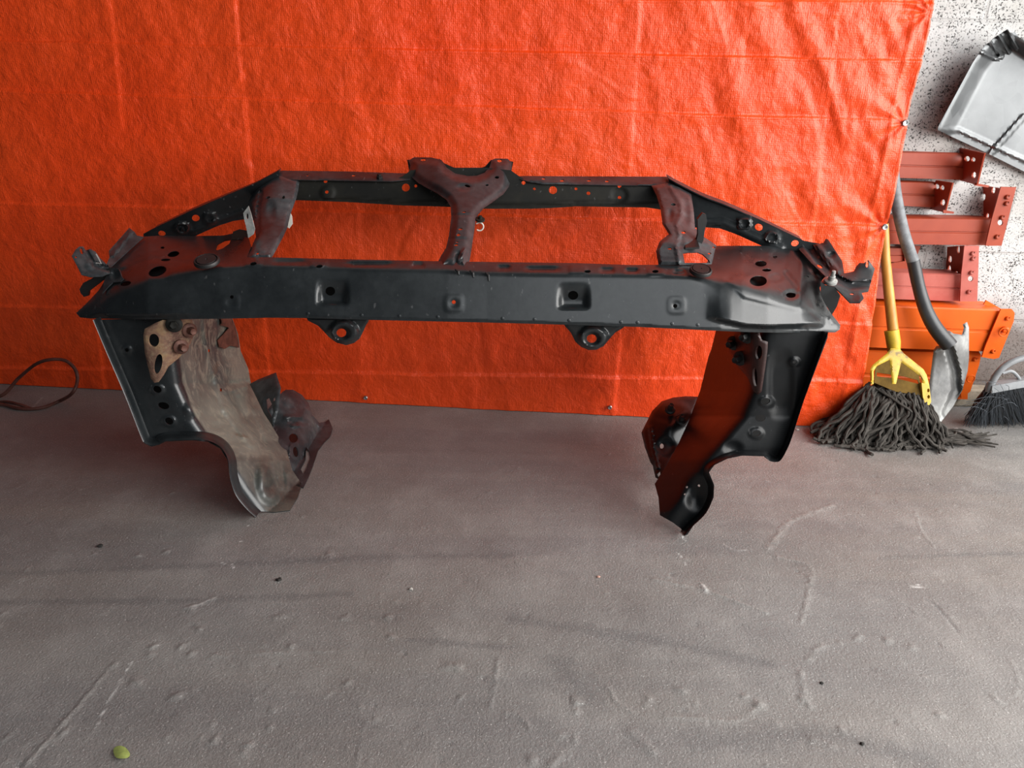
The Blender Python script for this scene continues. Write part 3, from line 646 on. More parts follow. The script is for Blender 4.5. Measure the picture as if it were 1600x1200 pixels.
# tall bent tabs on the uprights
panel('tab_bracket', [(380, 333), (388, 322), (392, 334), (398, 358), (396, 366), (388, 372), (384, 352), (382, 345)], lambda x, y: 1.50+0*x, M_zinc, RS, step=3, thick=.003, holes=[(386.5, 338, 1.8, 4.5)], label='bare zinc tab bracket')
panel('tab_bracket', [(364, 362), (374, 358), (390, 361), (386, 374), (362, 374)], lambda x, y: 1.56-.002*(y-360), M_darkin, RS, step=4)
panel('tab_bracket', [(1090, 343), (1098, 333), (1103, 335), (1105, 345), (1101, 362), (1099, 376), (1094, 386), (1086, 384), (1091, 366)], lambda x, y: 1.485+0*x, M_rubber, RS, step=3, thick=.012)
panel('tab_bracket', [(1068, 371), (1089, 372), (1093, 386), (1071, 387)], lambda x, y: 1.50-.0035*(y-371), M_rubber, RS, step=3, thick=.004, holes=[(1079, 376, 3, 1.3)])

# centre latch bracket
lb = [(638, 251), (641, 258), (639, 268), (643, 277), (654, 286), (666, 293), (682, 301), (697, 311), (704, 322), (705, 340), (701, 370), (697, 387), (690, 398), (685, 408), (684, 419), (692, 422), (701, 418), (706, 419), (716, 418), (724, 422), (731, 421.5), (733, 412), (736, 394), (740, 368), (743, 345), (747, 335), (757, 324), (772, 314), (787, 303), (795, 292), (798, 282), (799, 266), (800, 254), (793, 248), (774, 247.5), (768, 250), (765, 261), (757, 270), (745, 274.5), (731, 275), (711, 271), (698, 262), (690, 250), (675, 246), (647, 245.5)]
panel('latch_bracket', lb, tps([(645, 248, 1.79), (793, 250, 1.79), (680, 270, 1.71), (765, 275, 1.71), (728, 290, 1.66), (728, 330, 1.56), (722, 370, 1.47), (715, 405, 1.395), (687, 418, 1.37), (731, 420, 1.37), (655, 285, 1.70), (790, 295, 1.70)]), M_black2, RS, step=2.4, edge=(13, .017),
      holes=[(661, 249.5, 4, 2), (780.5, 251, 3.8, 2.4), (776.5, 277, 3.5, 2.2), (730.5, 290.5, 4.5, 2, 15), (761, 289, 2.6, 1.6), (724.5, 331, 3.8, 1.4), (719, 357.7, 4, 1.7), (716, 366.6, 3.2, 2.4), (714, 378, 2.4, 1.2), (712.5, 382.6, 3.4, 1.8)],
      bumps=[(725, 293, 14, 7, -.005, .6), (716, 405, 8, 15, -.010, .6)], paths=[([(702, 336), (742, 336)], 2, -.002), ([(700, 373), (727, 373)], 2, -.002), ([(727, 390), (719, 400), (716, 418)], 4, .008)])
panel('latch_recess', [(686, 247), (694, 255), (710, 262), (730, 265), (745, 264.5), (758, 260), (768, 249), (769, 262), (760, 276), (730, 281), (706, 277), (690, 262)], lambda x, y: 1.80-.0006*(y-250), M_darkin, RS, step=4)
panel('latch_recess', [(636, 250), (646, 249), (650, 268), (640, 270)], lambda x, y: 1.81+0*x, M_darkin, RS, step=4)
panel('latch_recess', [(790, 250), (802, 253), (799, 268), (790, 270)], lambda x, y: 1.81+0*x, M_darkin, RS, step=4)
# cable clip on its side
mb = MB(); c = W(749, 354, 1.50); mb.tube([c+np.array([math.cos(q)*.0085, 0, math.sin(q)*.0085]) for q in np.linspace(-2.2, 2.4, 16)], .0016, 8); mb.build('cable_clip', M_white, RS, label='off-white plastic cable clip')
mb = MB(); mb.lathe(W(750, 343, 1.50), (0.1, -.3, 1), [(.010, -.002), (.010, .002), (.004, .002), (.004, .008), (.001, .009)], 16); mb.build('clip_washer', M_darkin, RS)
panel('paper_tag', [(449, 332), (452, 330), (456, 338), (457, 350), (452, 357), (448, 354)], lambda x, y: 1.63+0*x, M_white, RS, step=3, label='off-white sliver behind the upright')
# drooping ends of tape at the beam's top edge
for cx, cy, s in ((716, 425, 4), (739, 427, 6), (763, 430, 9)):
    mb = MB(); p = W(cx, cy, 1.354); mb.tube([p+np.array([-.006, .004, .004]), p, p+np.array([.001, -.002, -s*.0012])], [.002, .0028, .0018], 8); mb.build('sealer_drip', M_rubber, RS)

# mounting ears below the beam
for ol, cx, cy, hx in (([(479, 496), (481, 501), (497, 509), (505, 517), (514, 527), (526, 535.5), (541, 539.5), (553, 536), (562, 529), (568, 517), (572, 508), (576, 502), (576, 497)], 534, 517, 533.5),
                   ([(880, 504), (883, 510), (892, 520), (899, 534), (908, 542), (920, 547), (932, 546.5), (943, 541), (953, 529), (962, 519), (974, 512), (978, 508)], 924, 526, 924.5)):
    panel('mounting_ear', ol, lambda x, y: 1.350+.0001*(y-520), M_black, RS, step=2.4, thick=.003, edge=(4, .004),
          holes=[(hx, cy+3, 7.6, 6.6)], bumps=[(cx+3, cy+2, 27, 21, .014, .35), (hx+1, cy+3, 15, 12, -.010, .5)])

# outer brackets, right
panel('fender_bracket', [(1248, 389), (1262, 379), (1280, 381), (1287, 379), (1290, 373), (1294, 374), (1316, 408), (1319, 427), (1334, 424), (1338, 416), (1343, 411), (1350, 411), (1357, 406), (1367, 420), (1357, 455), (1346, 457), (1350, 466), (1344, 473), (1328, 473), (1318, 462), (1304, 448), (1283, 441), (1290, 432), (1268, 411)],
      tps([(1255, 388, 1.60), (1292, 376, 1.60), (1316, 410, 1.53), (1300, 420, 1.51), (1357, 408, 1.50), (1366, 420, 1.49), (1345, 472, 1.37), (1328, 472, 1.375), (1290, 440, 1.43), (1325, 440, 1.45)]), M_black2, RS, step=2.8, edge=(3, .002),
      holes=[(1355, 412.5, 2.4, 5.4, 8), (1331, 459, 3.2, 1.4), (1281, 416, 5, 2.4, 30)],
      paths=[([(1262, 384), (1300, 432), (1330, 446), (1358, 444)], 7, -.014), ([(1278, 384), (1310, 424)], 4, .006)], bumps=[(1299, 398, 9, 7, -.006, .7)])
p = W(1298, 439, 1.425); mb = MB(); mb.lathe(p, (-.05, -.35, .93), [(.013, -.003), (.013, .002), (.007, .004), (.0065, .012), (.0045, .013), (.004, .024), (.001, .025)], 16); mb.build('bracket_stud', M_zinc, RS, label='dull zinc stud')
panel('hanging_flap', [(1282, 440), (1290, 446), (1304, 448), (1313, 462), (1308, 478), (1300, 492), (1291, 478), (1283, 462)], lambda x, y: 1.415+.0003*(y-440), M_black, RS, step=3)
# outer brackets, left
panel('fender_bracket', [(170, 392), (202, 356), (210, 362), (214, 368), (224, 370), (200, 392), (172, 418), (166, 414), (171, 402)], tps([(202, 357, 1.62), (172, 392, 1.53), (214, 368, 1.60), (168, 416, 1.47)]), M_dusty, RS, step=2.8, paths=[([(205, 362), (176, 398)], 4, .006)], bumps=[(184, 392, 3, 3, .002, .5), (190, 381, 3, 3, .002, .5)])
panel('fender_bracket', [(112, 400), (118, 390), (124, 385), (130, 385), (134, 391), (141, 389), (149, 393), (157, 404), (169, 415), (172, 426), (160, 432), (142, 433), (127, 429), (120, 415)], tps([(112, 400, 1.44), (128, 385, 1.48), (160, 405, 1.47), (142, 433, 1.41), (171, 424, 1.44)]), M_dusty, RS, step=2.6, edge=(3, .002),
      holes=[(127.5, 392, 2.6, 5.2, -15), (118.5, 401.5, 1.6, 1.8)], paths=[([(134, 391), (146, 412), (168, 420)], 5, -.010)], bumps=[(142, 412, 12, 12, .006, .8)])
panel('fender_bracket', [(124, 452), (130, 442), (142, 436), (160, 424), (172, 418), (172, 430), (152, 445), (139, 455), (138, 462), (131, 464), (126, 458)], lambda x, y: 1.45+.0*x, M_rubber, RS, step=3, thick=.006, label='black bracket tail')
panel('curled_flange', [(170, 420), (178, 417), (186, 421), (190, 432), (193, 436), (188, 440), (176, 441), (168, 449), (160, 458), (162, 440)], tps([(170, 420, 1.46), (190, 438, 1.42), (165, 458, 1.405), (180, 420, 1.45)]), M_dusty, RS, step=2.6, bumps=[(180, 430, 9, 10, -.010, .8)], label='dusty curled flange')
mb = MB(); mb.tube([W(x, y, Y) for x, y, Y in ((150, 397, 1.46), (155, 406, 1.455), (158, 412, 1.45), (150, 411, 1.45))], .0016, 6); mb.build('wire_clip', M_zinc, RS, label='bent wire clip')

def ribbon(name, path, yf, wd, lift, mat, side, n=5):
    P = np.array(cr([np.array(p, float) for p in path], 6)); t = np.gradient(P, axis=0); t /= np.linalg.norm(t, axis=1)[:, None]
    nr = np.stack([-t[:, 1], t[:, 0]], 1)*side; m = len(P); rows = []
    for k in range(n+1):
        u = k/n; Q = P+nr*wd*u; Y = yf(Q[:, 0], Q[:, 1])-lift*(1-sstep(u*.95))-.001; rows.append(W(Q[:, 0], Q[:, 1], Y))
    for k in range(n, -1, -1):
        u = k/n; Q = P+nr*wd*u; Y = yf(Q[:, 0], Q[:, 1])-lift*(1-sstep(u*.95))+.002; rows.append(W(Q[:, 0], Q[:, 1], Y))
    r = len(rows); V = np.stack(rows, 1).reshape(-1, 3)
    Fc = [[i*r+k, i*r+(k+1) % r, (i+1)*r+(k+1) % r, (i+1)*r+k] for i in range(m-1) for k in range(r)]+[list(range(r))[::-1], [(m-1)*r+k for k in range(r)]]
    if side > 0: Fc = [f[::-1] for f in Fc]
    return mk(name, V, Fc, mat, RS, angle=50)
# ---- left apron
CL = lin([498, 540, 600, 650, 690, 720, 760, 806], [278, 272, 280, 300, 326, 356, 380, 412])
def apronL(x, y):
    b = np.interp(y, [498, 650, 700, 808], [1.378, 1.355, 1.345, 1.325]); k = np.interp(y, [498, 600, 680, 740, 806], [.0034, .0029, .0021, .0016, .0013])
    return b+k*sp(x-CL(y), 7)
outA = [(145, 500), (165, 548), (195, 618), (220, 682), (226, 693), (237, 698), (249, 695), (258, 690), (300, 688), (326, 690), (345, 700), (356, 718), (359, 745), (368, 773), (384, 794), (399, 808), (406, 799), (428, 800), (453, 797), (465, 777), (472, 757), (457, 735), (448, 704), (426, 667), (409, 638), (399, 616), (392, 599), (388, 576), (376, 548), (372, 522), (363, 497), (250, 497)]
rim = [(145, 500), (165, 548), (195, 618), (220, 682), (226, 692), (237, 696), (249, 694), (258, 689), (300, 687), (326, 689), (345, 699), (356, 718), (359, 745), (368, 773), (384, 794), (399, 808)]
panel('apron_panel', outA, apronL, M_black, RS, step=2.8, label='left apron panel caked in grey dirt',
      holes=[(245.5, 608.5, 7, 5.4, 25), (255.5, 634, 9, 5.4, 12), (264, 658, 7, 5.4, 25), (198, 547, 3.2, 3), (327, 548, 1.8, 2.6), (345.5, 609, 1.8, 2.8)],
      bumps=[(198, 547, 10, 9, .003, .4), (245.5, 608.5, 13, 10, .003, .3), (264, 658, 13, 10, .003, .3), (340, 560, 30, 28, -.007, .8), (357, 572, 17, 16, .010, .8), (385, 690, 26, 40, .012, .9), (412, 745, 16, 42, .016, .9), (438, 750, 12, 40, -.010, .9), (300, 640, 18, 18, .008, .9), (366, 508, 12, 30, .006, .6), (425, 775, 22, 18, .010, .9), (330, 600, 12, 22, -.005, .9), (310, 600, 10, 30, .004, .9), (352, 640, 16, 12, .006, .9), (380, 650, 14, 16, -.005, .9), (356, 535, 10, 16, -.006, .9), (318, 520, 10, 18, .005, .9), (340, 665, 16, 10, -.005, .9), (375, 615, 10, 8, .006, .8)],
      paths=[([(325, 500), (330, 545), (345, 600), (358, 640), (395, 690)], 13, .008), ([(360, 600), (385, 595)], 4, -.006), ([(352, 612), (388, 604)], 4, .005), ([(400, 640), (425, 700), (438, 760)], 7, .005)],
      dirt=lambda x, y: sstep((x-CL(y)+2)/14)*np.interp(y, [500, 640, 690, 720, 800], [1.0, .95, .78, .52, .48])+.03)
ribbon('apron_flange', rim, apronL, 13, .026, M_black, -1)
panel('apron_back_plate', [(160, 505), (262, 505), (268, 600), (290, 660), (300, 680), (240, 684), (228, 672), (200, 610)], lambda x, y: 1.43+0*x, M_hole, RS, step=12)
panel('housing_fin', [(390, 600), (403, 593), (431, 582), (439, 606), (435, 640), (427, 668), (412, 645), (400, 620)], tps([(392, 600, 1.66), (431, 582, 1.66), (439, 608, 1.60), (426, 662, 1.53), (405, 625, 1.60)]), M_dusty, RS, step=2.6, edge=(4, .006),
      holes=[[(416, 624), (420, 621), (425, 632), (427, 645), (424, 652), (418, 640)], (428.5, 624, 1.6, 3.4, 12)], bumps=[(420, 636, 10, 18, -.003, .4)])
panel('strut_housing', [(420, 668), (418, 640), (430, 625), (437, 616), (446, 609), (458, 609), (472, 617), (482, 630), (488, 648), (499, 661), (508, 659), (514, 655), (520, 670), (516, 682), (506, 692), (497, 704), (489, 728), (482, 746), (474, 762), (455, 758), (440, 730), (430, 695)],
      tps([(440, 612, 1.72), (470, 618, 1.78), (488, 650, 1.76), (518, 672, 1.80), (497, 704, 1.70), (474, 760, 1.56), (452, 735, 1.51), (440, 690, 1.57), (426, 664, 1.63), (455, 650, 1.66), (470, 690, 1.62)]), M_dusty, RS, step=2.6, edge=(4, .006),
      holes=[(458.5, 684.5, 7, 7.4), (462, 706, 4, 8, -8), [(478, 698), (483, 705), (485, 716), (479, 732), (474, 741), (470, 733), (477, 718)]],
      bumps=[(456, 626, 18, 14, .008, .7), (462, 712, 13, 26, .007, .25, 3), (480, 716, 11, 32, .006, .3, 3), (462, 664, 10, 5, .008, .5), (466, 660, 18, 6, -.008, .6)],
      paths=[([(446, 652), (470, 650), (478, 640)], 4, .006), ([(490, 655), (500, 690)], 4, -.006)], dirt=lambda x, y: .28+0*x)
# rusty bolt-on plate with its bolts
tb = panel('tow_plate', [(224, 524), (226, 514), (242, 505), (254, 500), (300, 499), (304, 520), (298, 537), (280, 559), (263, 573), (256, 586), (248, 597), (241, 598), (236, 592), (230, 568), (226, 550)], lambda x, y: 1.338+.0016*sp(x-262, 8), M_rust, RS, step=2.6, thick=.005, edge=(3, .003),
      holes=[(240, 532, 8.6, 10.4), (246.8, 569, 6.4, 16, 12)], label='rusty brown slotted plate')
def hexbolt(px, py, Y, r, ax, mat, parent, hgt=.011, lab=None):
    p = W(px, py, Y); ax = np.array(ax, float); ax /= np.linalg.norm(ax); mb = MB()
    mb.lathe(p, ax, [(r*1.55, -.004), (r*1.6, .001), (r*1.3, .003), (r*.9, .0035)], 24)
    mb.lathe(p, ax, [(r*.86, .002), (r*.86, hgt*.85), (r*.7, hgt), (r*.1, hgt*.9)], 6)
    return mb.build('bolt', mat, parent, label=lab)
hexbolt(272, 507, 1.345, .010, (.35, -.9, .1), M_darkin, RS)
hexbolt(296, 516, 1.385, .0095, (.75, -.65, .05), M_rustbolt, RS, .018, 'rusty hex bolt')
hexbolt(283, 542, 1.36, .0095, (.7, -.7, .05), M_rustbolt, RS, .018, 'rusty hex bolt')
panel('torn_patch', [(343, 497), (362, 497), (368, 512), (373, 535), (374, 543), (360, 540), (352, 545), (343, 542), (340, 532), (350, 522), (358, 512), (345, 508)], lambda x, y: apronL(x, y)-.012, M_rustbolt, RS, step=2.4, bumps=[(362, 520, 12, 20, .008, .9), (350, 503, 6, 5, .006, .6)], holes=[(344, 503, 2.4, 5)], label='patch of bare rust')

# ---- right apron
CR = lin([515, 610, 650, 690, 720, 760, 800, 836], [1192, 1176, 1160, 1128, 1102, 1078, 1050, 1036])
def apronR(x, y):
    b = np.interp(y, [515, 650, 700, 836], [1.375, 1.355, 1.335, 1.30]); k = np.interp(y, [515, 640, 700, 760, 830], [.0044, .0040, .0030, .0022, .0014])
    return b+k*sp(CR(y)-x, 5)
outB = [(1119, 514), (1112, 544), (1107, 557), (1094, 610), (1076, 658), (1061, 691), (1040, 730), (1023, 756), (1029, 778), (1031, 805), (1052, 817), (1064, 826), (1070, 836), (1075, 834), (1083, 822), (1103, 802), (1115, 778), (1116, 758), (1108, 738), (1116, 727), (1136, 717), (1160, 712), (1193, 713), (1202, 720), (1212, 722), (1220, 719), (1229, 704), (1238, 682), (1256, 626), (1293, 528), (1294, 518)]
rimR = [(1070, 836), (1083, 822), (1103, 802), (1114, 778), (1115, 758), (1108, 738), (1116, 727), (1136, 717), (1160, 712), (1193, 713), (1202, 720), (1212, 722), (1220, 719), (1229, 704), (1238, 682), (1256, 626), (1294, 520)]
panel('apron_panel', outB, apronR, M_deep, RS, step=2.8,
      holes=[(1196, 627, 7.4, 4.8, -12), (1188, 653, 8, 5.6, -5), (1182, 677, 6.4, 4.4, -12), (1241.5, 566, 3, 2.4), (1092, 759, 2, 2), (1073, 761, 1.8, 1.8), (1070, 772, 1.8, 1.6)],
      bumps=[(1198, 628, 14, 10, .003, .3), (1182, 677, 13, 10, .003, .3), (1241, 566, 11, 9, .003, .4), (1220, 600, 24, 60, -.006, .5, 3), (1085, 770, 22, 36, -.012, .9), (1145, 700, 20, 14, -.008, .9)],
      )
ribbon('apron_flange', rimR, apronR, 9, .026, M_deep, -1)
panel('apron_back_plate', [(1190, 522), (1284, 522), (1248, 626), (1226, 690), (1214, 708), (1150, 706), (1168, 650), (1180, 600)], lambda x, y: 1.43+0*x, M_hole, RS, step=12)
panel('tow_plate', [(1150, 516), (1186, 518), (1190, 531), (1200, 534), (1199, 550), (1195, 580), (1190, 612), (1184, 617), (1177, 611), (1168, 590), (1150, 570), (1138, 545)], lambda x, y: 1.345+.0034*sp(1178-x, 6), M_redplate, RS, step=2.6, thick=.005, edge=(3, .003),
      holes=[(1185.5, 551, 5.6, 11, 3), (1179.5, 589, 3.8, 15.5, -4)], label='dark maroon slotted plate')
for px, py, Y in ((1146, 536, 1.45), (1156, 560, 1.41), (1167, 525, 1.38)): hexbolt(px, py, Y, .010, (-.75, -.65, 0), M_rubber, RS, .02)
panel('strut_housing', [(1092, 620), (1072, 619), (1052, 621), (1034, 627), (1019, 642), (1010, 660), (1002, 676), (1008, 700), (1016, 722), (1020, 728), (1024, 746), (1034, 752), (1048, 725), (1066, 690), (1082, 655)],
      tps([(1090, 620, 1.74), (1050, 622, 1.76), (1016, 645, 1.72), (1003, 676, 1.68), (1024, 745, 1.50), (1045, 725, 1.52), (1066, 690, 1.60), (1045, 665, 1.62)]), M_deep, RS, step=2.8, edge=(4, .008),
      bumps=[(1050, 640, 34, 18, .010, .6), (1040, 700, 18, 20, -.010, .6)], paths=[([(1016, 668), (1020, 700), (1028, 730)], 4, .008)], holes=[(1034, 697, 3, 4), [(1026, 741), (1031, 736), (1032, 741), (1028, 746)]])
for px, py, Y in ((1047, 640, 1.66), (1064, 657, 1.63)):
    hexbolt(px, py, Y, .0085, (0, -.45, .9), M_rubber, RS, .020)

# ------------------------------------------------------------ rack beams stacked against the wall
def rackbeam(label, mat, xl, xr, yt, yb, Y, conn=None, depth=.06):
    """box beam with its end connector; conn draws plates at its right end"""
    p0 = W(xl, yb[0], Y[0]); p1 = W(xr, yb[1], Y[1]); q0 = W(xl, yt[0], Y[0]); q1 = W(xr, yt[1], Y[1])
    o = root('rack_beam', tuple((p0+p1)/2), label, 'rack beam', 'pallet rack beams stacked against the wall')
    dv = np.array([0, depth, 0.0]); z = np.array([0, 0, 1.0])
    h0 = np.linalg.norm(q0-p0); n = 9
    prof = [(0, 0), (0, .44), (.003, .46), (.003, .50), (0, .52), (0, .97), (.004, 1.0), (depth, 1.0), (depth, 0)]
    V = []
    for P, Q in ((p0, q0), (p1, q1)):
        for a, b in prof: V.append(P+(Q-P)*b+np.array([0, a, 0]))
    Fc = [[i, (i+1) % n, n+(i+1) % n, n+i] for i in range(n)]+[list(range(n))[::-1], list(range(n, 2*n))]
    mk('beam_box', V, Fc, mat, o, smooth=True, angle=30)
    return o
def plate(o, name, pts, Yf, mat, holes=(), th=.004, label=None): return panel(name, pts, Yf, mat, o, holes=holes, step=5, thick=th, label=label)
# top one
o = rackbeam('brick red rack beam at the top of the stack, end plate with four holes', M_rackred, 1375, 1507, (237, 239.5), (277, 281), (2.03, 2.05))
plate(o, 'end_plate', [(1487, 229), (1538, 239.5), (1526, 289), (1500, 282), (1503, 240), (1487, 236)], lambda x, y: 2.05-.0035*(x-1505), M_rackred, [(1511, 248, 4.2, 4.2), (1520.5, 249.5, 3.4, 3.8), (1500.5, 267, 3.2, 4), (1521.5, 273.5, 3.4, 5, 10)])
plate(o, 'end_lip', [(1524, 286), (1546, 290), (1544, 293), (1523, 290)], lambda x, y: 1.98+0*x, M_rackred)
o = rackbeam('brick red rack beam second from the top, ending short under the topmost beam', M_rackred, 1370, 1463, (283, 285), (320, 324), (2.03, 2.05))
plate(o, 'end_plate', [(1462, 282), (1488, 286), (1476, 332), (1448, 326), (1447, 322), (1456, 300)], lambda x, y: 2.05-.0035*(x-1460), M_rackred, [(1463.5, 291.5, 4, 4.2), (1472, 293.5, 3.4, 4), (1453.5, 310, 2.8, 4), (1473, 316.5, 3.4, 5, 10)])
plate(o, 'end_lip', [(1474, 328), (1491, 331), (1490, 334), (1474, 333)], lambda x, y: 1.98+0*x, M_rackred)
def hooks(o, pts, Y, mat):
    for x, y in pts:
        p = W(x, y, Y); mb = MB(); mb.lathe(p, (0, -1, .1), [(.0065, -.004), (.0065, .003), (.0045, .005), (.0005, .005)], 12); mb.box(p+np.array([.004, -.004, .004]), .007, .006, .004); mb.build('hook_rivet', mat, o)
o = rackbeam('long brick red rack beam third from the top with a tall drilled end flange', M_rackred, 1370, 1549, (340, 342), (381, 383.5), (1.99, 2.01))
plate(o, 'end_plate', [(1529, 289), (1564, 295), (1551, 342), (1524, 340), (1527, 310)], lambda x, y: 2.00+.0025*(1562-x), M_rackred, [(1552, 297, 3, 5.5, 8), (1537, 308, 2.6, 5.5, 8), (1533, 325, 2.6, 8, 5), (1543, 337, 2, 4, 5)])
plate(o, 'end_flange', [(1564, 292), (1588, 292.5), (1565, 384), (1540, 384), (1549, 345)], lambda x, y: 1.985+0*x, M_rackred, [(1563, 348, 4.2, 4.4)])
hooks(o, [(1574, 308), (1573, 318), (1566, 340), (1558, 370)], 1.983, M_rackred)
o = rackbeam('dark red short rack beam in shade behind the shovel handle', M_rackred, 1350, 1416, (386, 388), (408, 410), (2.04, 2.06))
plate(o, 'end_plate', [(1412, 383), (1439, 384), (1432, 402), (1426, 426), (1386, 424), (1388, 412), (1414, 408)], lambda x, y: 2.05+0*x, M_rackred, [(1390, 411.5, 3, 3.6), (1411, 397, 2.2, 3.8)])
o = rackbeam('faded pinkish red rack beam just above the orange ones', M_rackpink, 1355, 1504, (425, 429), (466, 471), (1.99, 2.0))
plate(o, 'end_plate', [(1480, 386), (1507, 384), (1501, 430), (1477, 428), (1479, 405)], lambda x, y: 2.00+.0025*(1505-x), M_rackred, [(1497.5, 390, 2.2, 6), (1484.5, 405, 2.4, 5.5), (1483.5, 421.5, 2.4, 7), (1494.5, 427, 1.8, 3.4)])
plate(o, 'end_flange', [(1507, 384), (1530, 384), (1527, 471), (1500, 471), (1502, 430)], lambda x, y: 1.98+0*x, M_rackpink, [(1516.5, 435.5, 4, 4.2)])
hooks(o, [(1520, 396), (1520.5, 404), (1518, 426), (1514, 456)], 1.978, M_rackpink)
o = rackbeam('bright orange rack beam, longest of the stack, with a clipped end flange', M_rackor, 1340, 1564, (477, 484), (542, 550), (1.955, 1.955), depth=.085)
plate(o, 'end_flange', [(1564, 483), (1581, 483), (1585.5, 489), (1584, 502), (1561, 559), (1553, 561), (1534, 558), (1540, 540)], lambda x, y: 1.945+0*x, M_rackor)
plate(o, 'end_plate', [(1541, 469), (1565, 483), (1562, 486), (1537, 476)], lambda x, y: 1.99+0*x, M_rackor)
hooks(o, [(1574.5, 497.5), (1552, 549)], 1.943, M_rackor)
mb = MB(); p = W(1568, 519, 1.93); mb.tube([p+np.array([math.cos(q)*.012, 0, math.sin(q)*.012]) for q in np.linspace(0, 6.2, 20)], .002, 6); mb.lathe(W(1570, 515, 1.94), (0, -1, 0), [(.009, -.004), (.009, .008), (.004, .010)], 12); mb.build('locking_ring', M_rackor, o)
o = rackbeam('lowest rack beam, orange, on the floor behind the mop and shovel', M_rackor, 1340, 1512, (547, 553), (620, 624), (1.99, 1.99), depth=.085)
plate(o, 'end_flange', [(1508, 547), (1529, 548), (1533, 555), (1530, 570), (1516, 612), (1502, 622), (1500, 600)], lambda x, y: 1.98+0*x, M_rackor)
hooks(o, [(1523.5, 561.5)], 1.978, M_rackor)
mb = MB(); p = W(1517, 592, 1.965); mb.tube([p+np.array([math.cos(q)*.011, 0, math.sin(q)*.011]) for q in np.linspace(0, 6.2, 20)], .002, 6); mb.build('locking_ring', M_rackor, o)

# ------------------------------------------------------------ dustpan on the wall
DP = root('dustpan', tuple(T(1540, 150, -.22)), 'galvanised sheet metal dustpan hanging tilted on the white block wall', 'dustpan')
dpo = [(1465, 203), (1467, 196), (1492, 150), (1520, 98), (1532, 80), (1540, 70), (1548, 65), (1552, 60), (1559, 55), (1566, 51), (1574, 46.5), (1578, 51), (1586, 50), (1592, 58), (1606, 66), (1640, 90), (1700, 140), (1690, 310), (1600, 268), (1540, 238), (1490, 215)]
def dpY(x, y):
    Q = np.stack([x, y], 1); d = pdist(Q, [(1467, 200), (1520, 98), (1546, 66), (1576, 48), (1610, 70), (1660, 100)])
    return -.215+.0*x+.05*(1-sstep(d/26))
fl = [([(1533, 81), (1556, 92), (1566, 88)], 4, -.012), ([(1547, 66), (1562, 84)], 3.5, -.014), ([(1560, 55), (1576, 82)], 3.5, -.014), ([(1575, 47), (1588, 76)], 3.5, -.014), ([(1478, 203), (1498, 203), (1600, 250), (1680, 290)], 4, -.005), ([(1600, 182), (1548, 240)], 6, -.006)]
panel('pan', dpo, dpY, M_galv, DP, step=3.0, paths=fl, thick=.0016, surf=lambda x, y, o: T(x, y, o))
mb = MB(); mb.tube([T(1640, 120, -.21), T(1690, 60, -.20), T(1740, 0, -.20)], .012, 12); mb.build('handle', M_galv, DP)

# ------------------------------------------------------------ shovel
SH = root('shovel', tuple(G(1470, 668)), 'steel scoop shovel with grey and black curved handle leaning on the rack beams', 'shovel')
hp = cr([W(1394, 262, 1.975), W(1400, 310, 1.968), W(1412, 365, 1.955), W(1427, 410, 1.94)], 8)
MB().tube(hp, .0155, 20).build('handle', M_tube, SH, label='grey fibreglass handle')
gp = cr([W(1427, 408, 1.94), W(1436, 450, 1.925), W(1447, 485, 1.91), W(1462, 513, 1.895), W(1484, 540, 1.875)], 8)
MB().tube(gp, [.0165]*8+list(np.linspace(.0165, .021, len(gp)-8)), 20).build('socket', M_grip, SH, label='black handle sleeve')
bo = [(1459, 546), (1463, 541), (1476, 537.5), (1481, 543), (1478, 525), (1482, 516), (1490, 521), (1503, 523), (1506, 512), (1504, 507), (1511, 503), (1514, 512), (1514, 560), (1512, 580), (1505, 605), (1490, 634), (1470, 660), (1450, 676), (1443, 672), (1446, 640), (1452, 600), (1457, 560)]
panel('blade', bo, tps([(1458, 545, 1.90), (1511, 505, 1.90), (1482, 545, 1.88), (1514, 580, 1.87), (1450, 600, 1.86), (1485, 620, 1.83), (1446, 676, 1.775), (1470, 655, 1.79)]), M_blade, SH, step=2.8, thick=.002, edge=(3, .003),
      paths=[([(1483, 545), (1493, 580), (1495, 610), (1480, 645)], 9, -.018), ([(1459, 548), (1478, 541)], 4, .006)])

# ------------------------------------------------------------ mop
MO = root('mop', tuple(G(1400, 690)), 'wet mop with yellow clamp, wooden handle and dark grey yarn leaning beside the tarp', 'mop')
MB().tube([W(1381, 350, 1.955), W(1383, 400, 1.945), W(1389, 460, 1.925), W(1396, 522, 1.90)], [.012, .0125, .0135, .0145], 20).build('handle', M_wood, MO)
yb = lambda x, y: 1.885-.0009*(y-515)
mb = MB(); mb.tube([W(1393, 516, 1.90), W(1396, 535, 1.89), W(1397, 552, 1.885), W(1398, 572, 1.875)], [.019, .0185, .0155, .013], 20)
mb.build('socket', M_yel, MO)
panel('clamp_frame', [(1386, 552), (1392, 544), (1405, 544), (1412, 552), (1443, 577), (1448, 586), (1452, 602), (1444, 605), (1438, 588), (1425, 578), (1408, 566), (1400, 600), (1394, 600), (1390, 562), (1370, 572), (1365, 580), (1365, 600), (1361, 601), (1360, 576), (1364, 570)], yb, M_yel, MO, step=2.6, thick=.010, edge=(2.5, .003))
panel('clamp_web', [(1368, 574), (1388, 562), (1410, 566), (1436, 586), (1440, 612), (1440, 618), (1400, 612), (1366, 598)], lambda x, y: 1.888-.0009*(y-515), M_web, MO, step=4, holes=[[(1370, 582), (1384, 584), (1412, 588), (1434, 594), (1436, 600), (1404, 592), (1370, 588)]])
panel('clamp_latch', [(1440, 598), (1452, 601), (1455, 628), (1452, 633), (1446, 632), (1442, 620)], lambda x, y: 1.80-.0006*(y-600), M_yel, MO, step=2.6, thick=.010, holes=[(1450.5, 610, 2, 3), (1451, 620, 2, 3)])
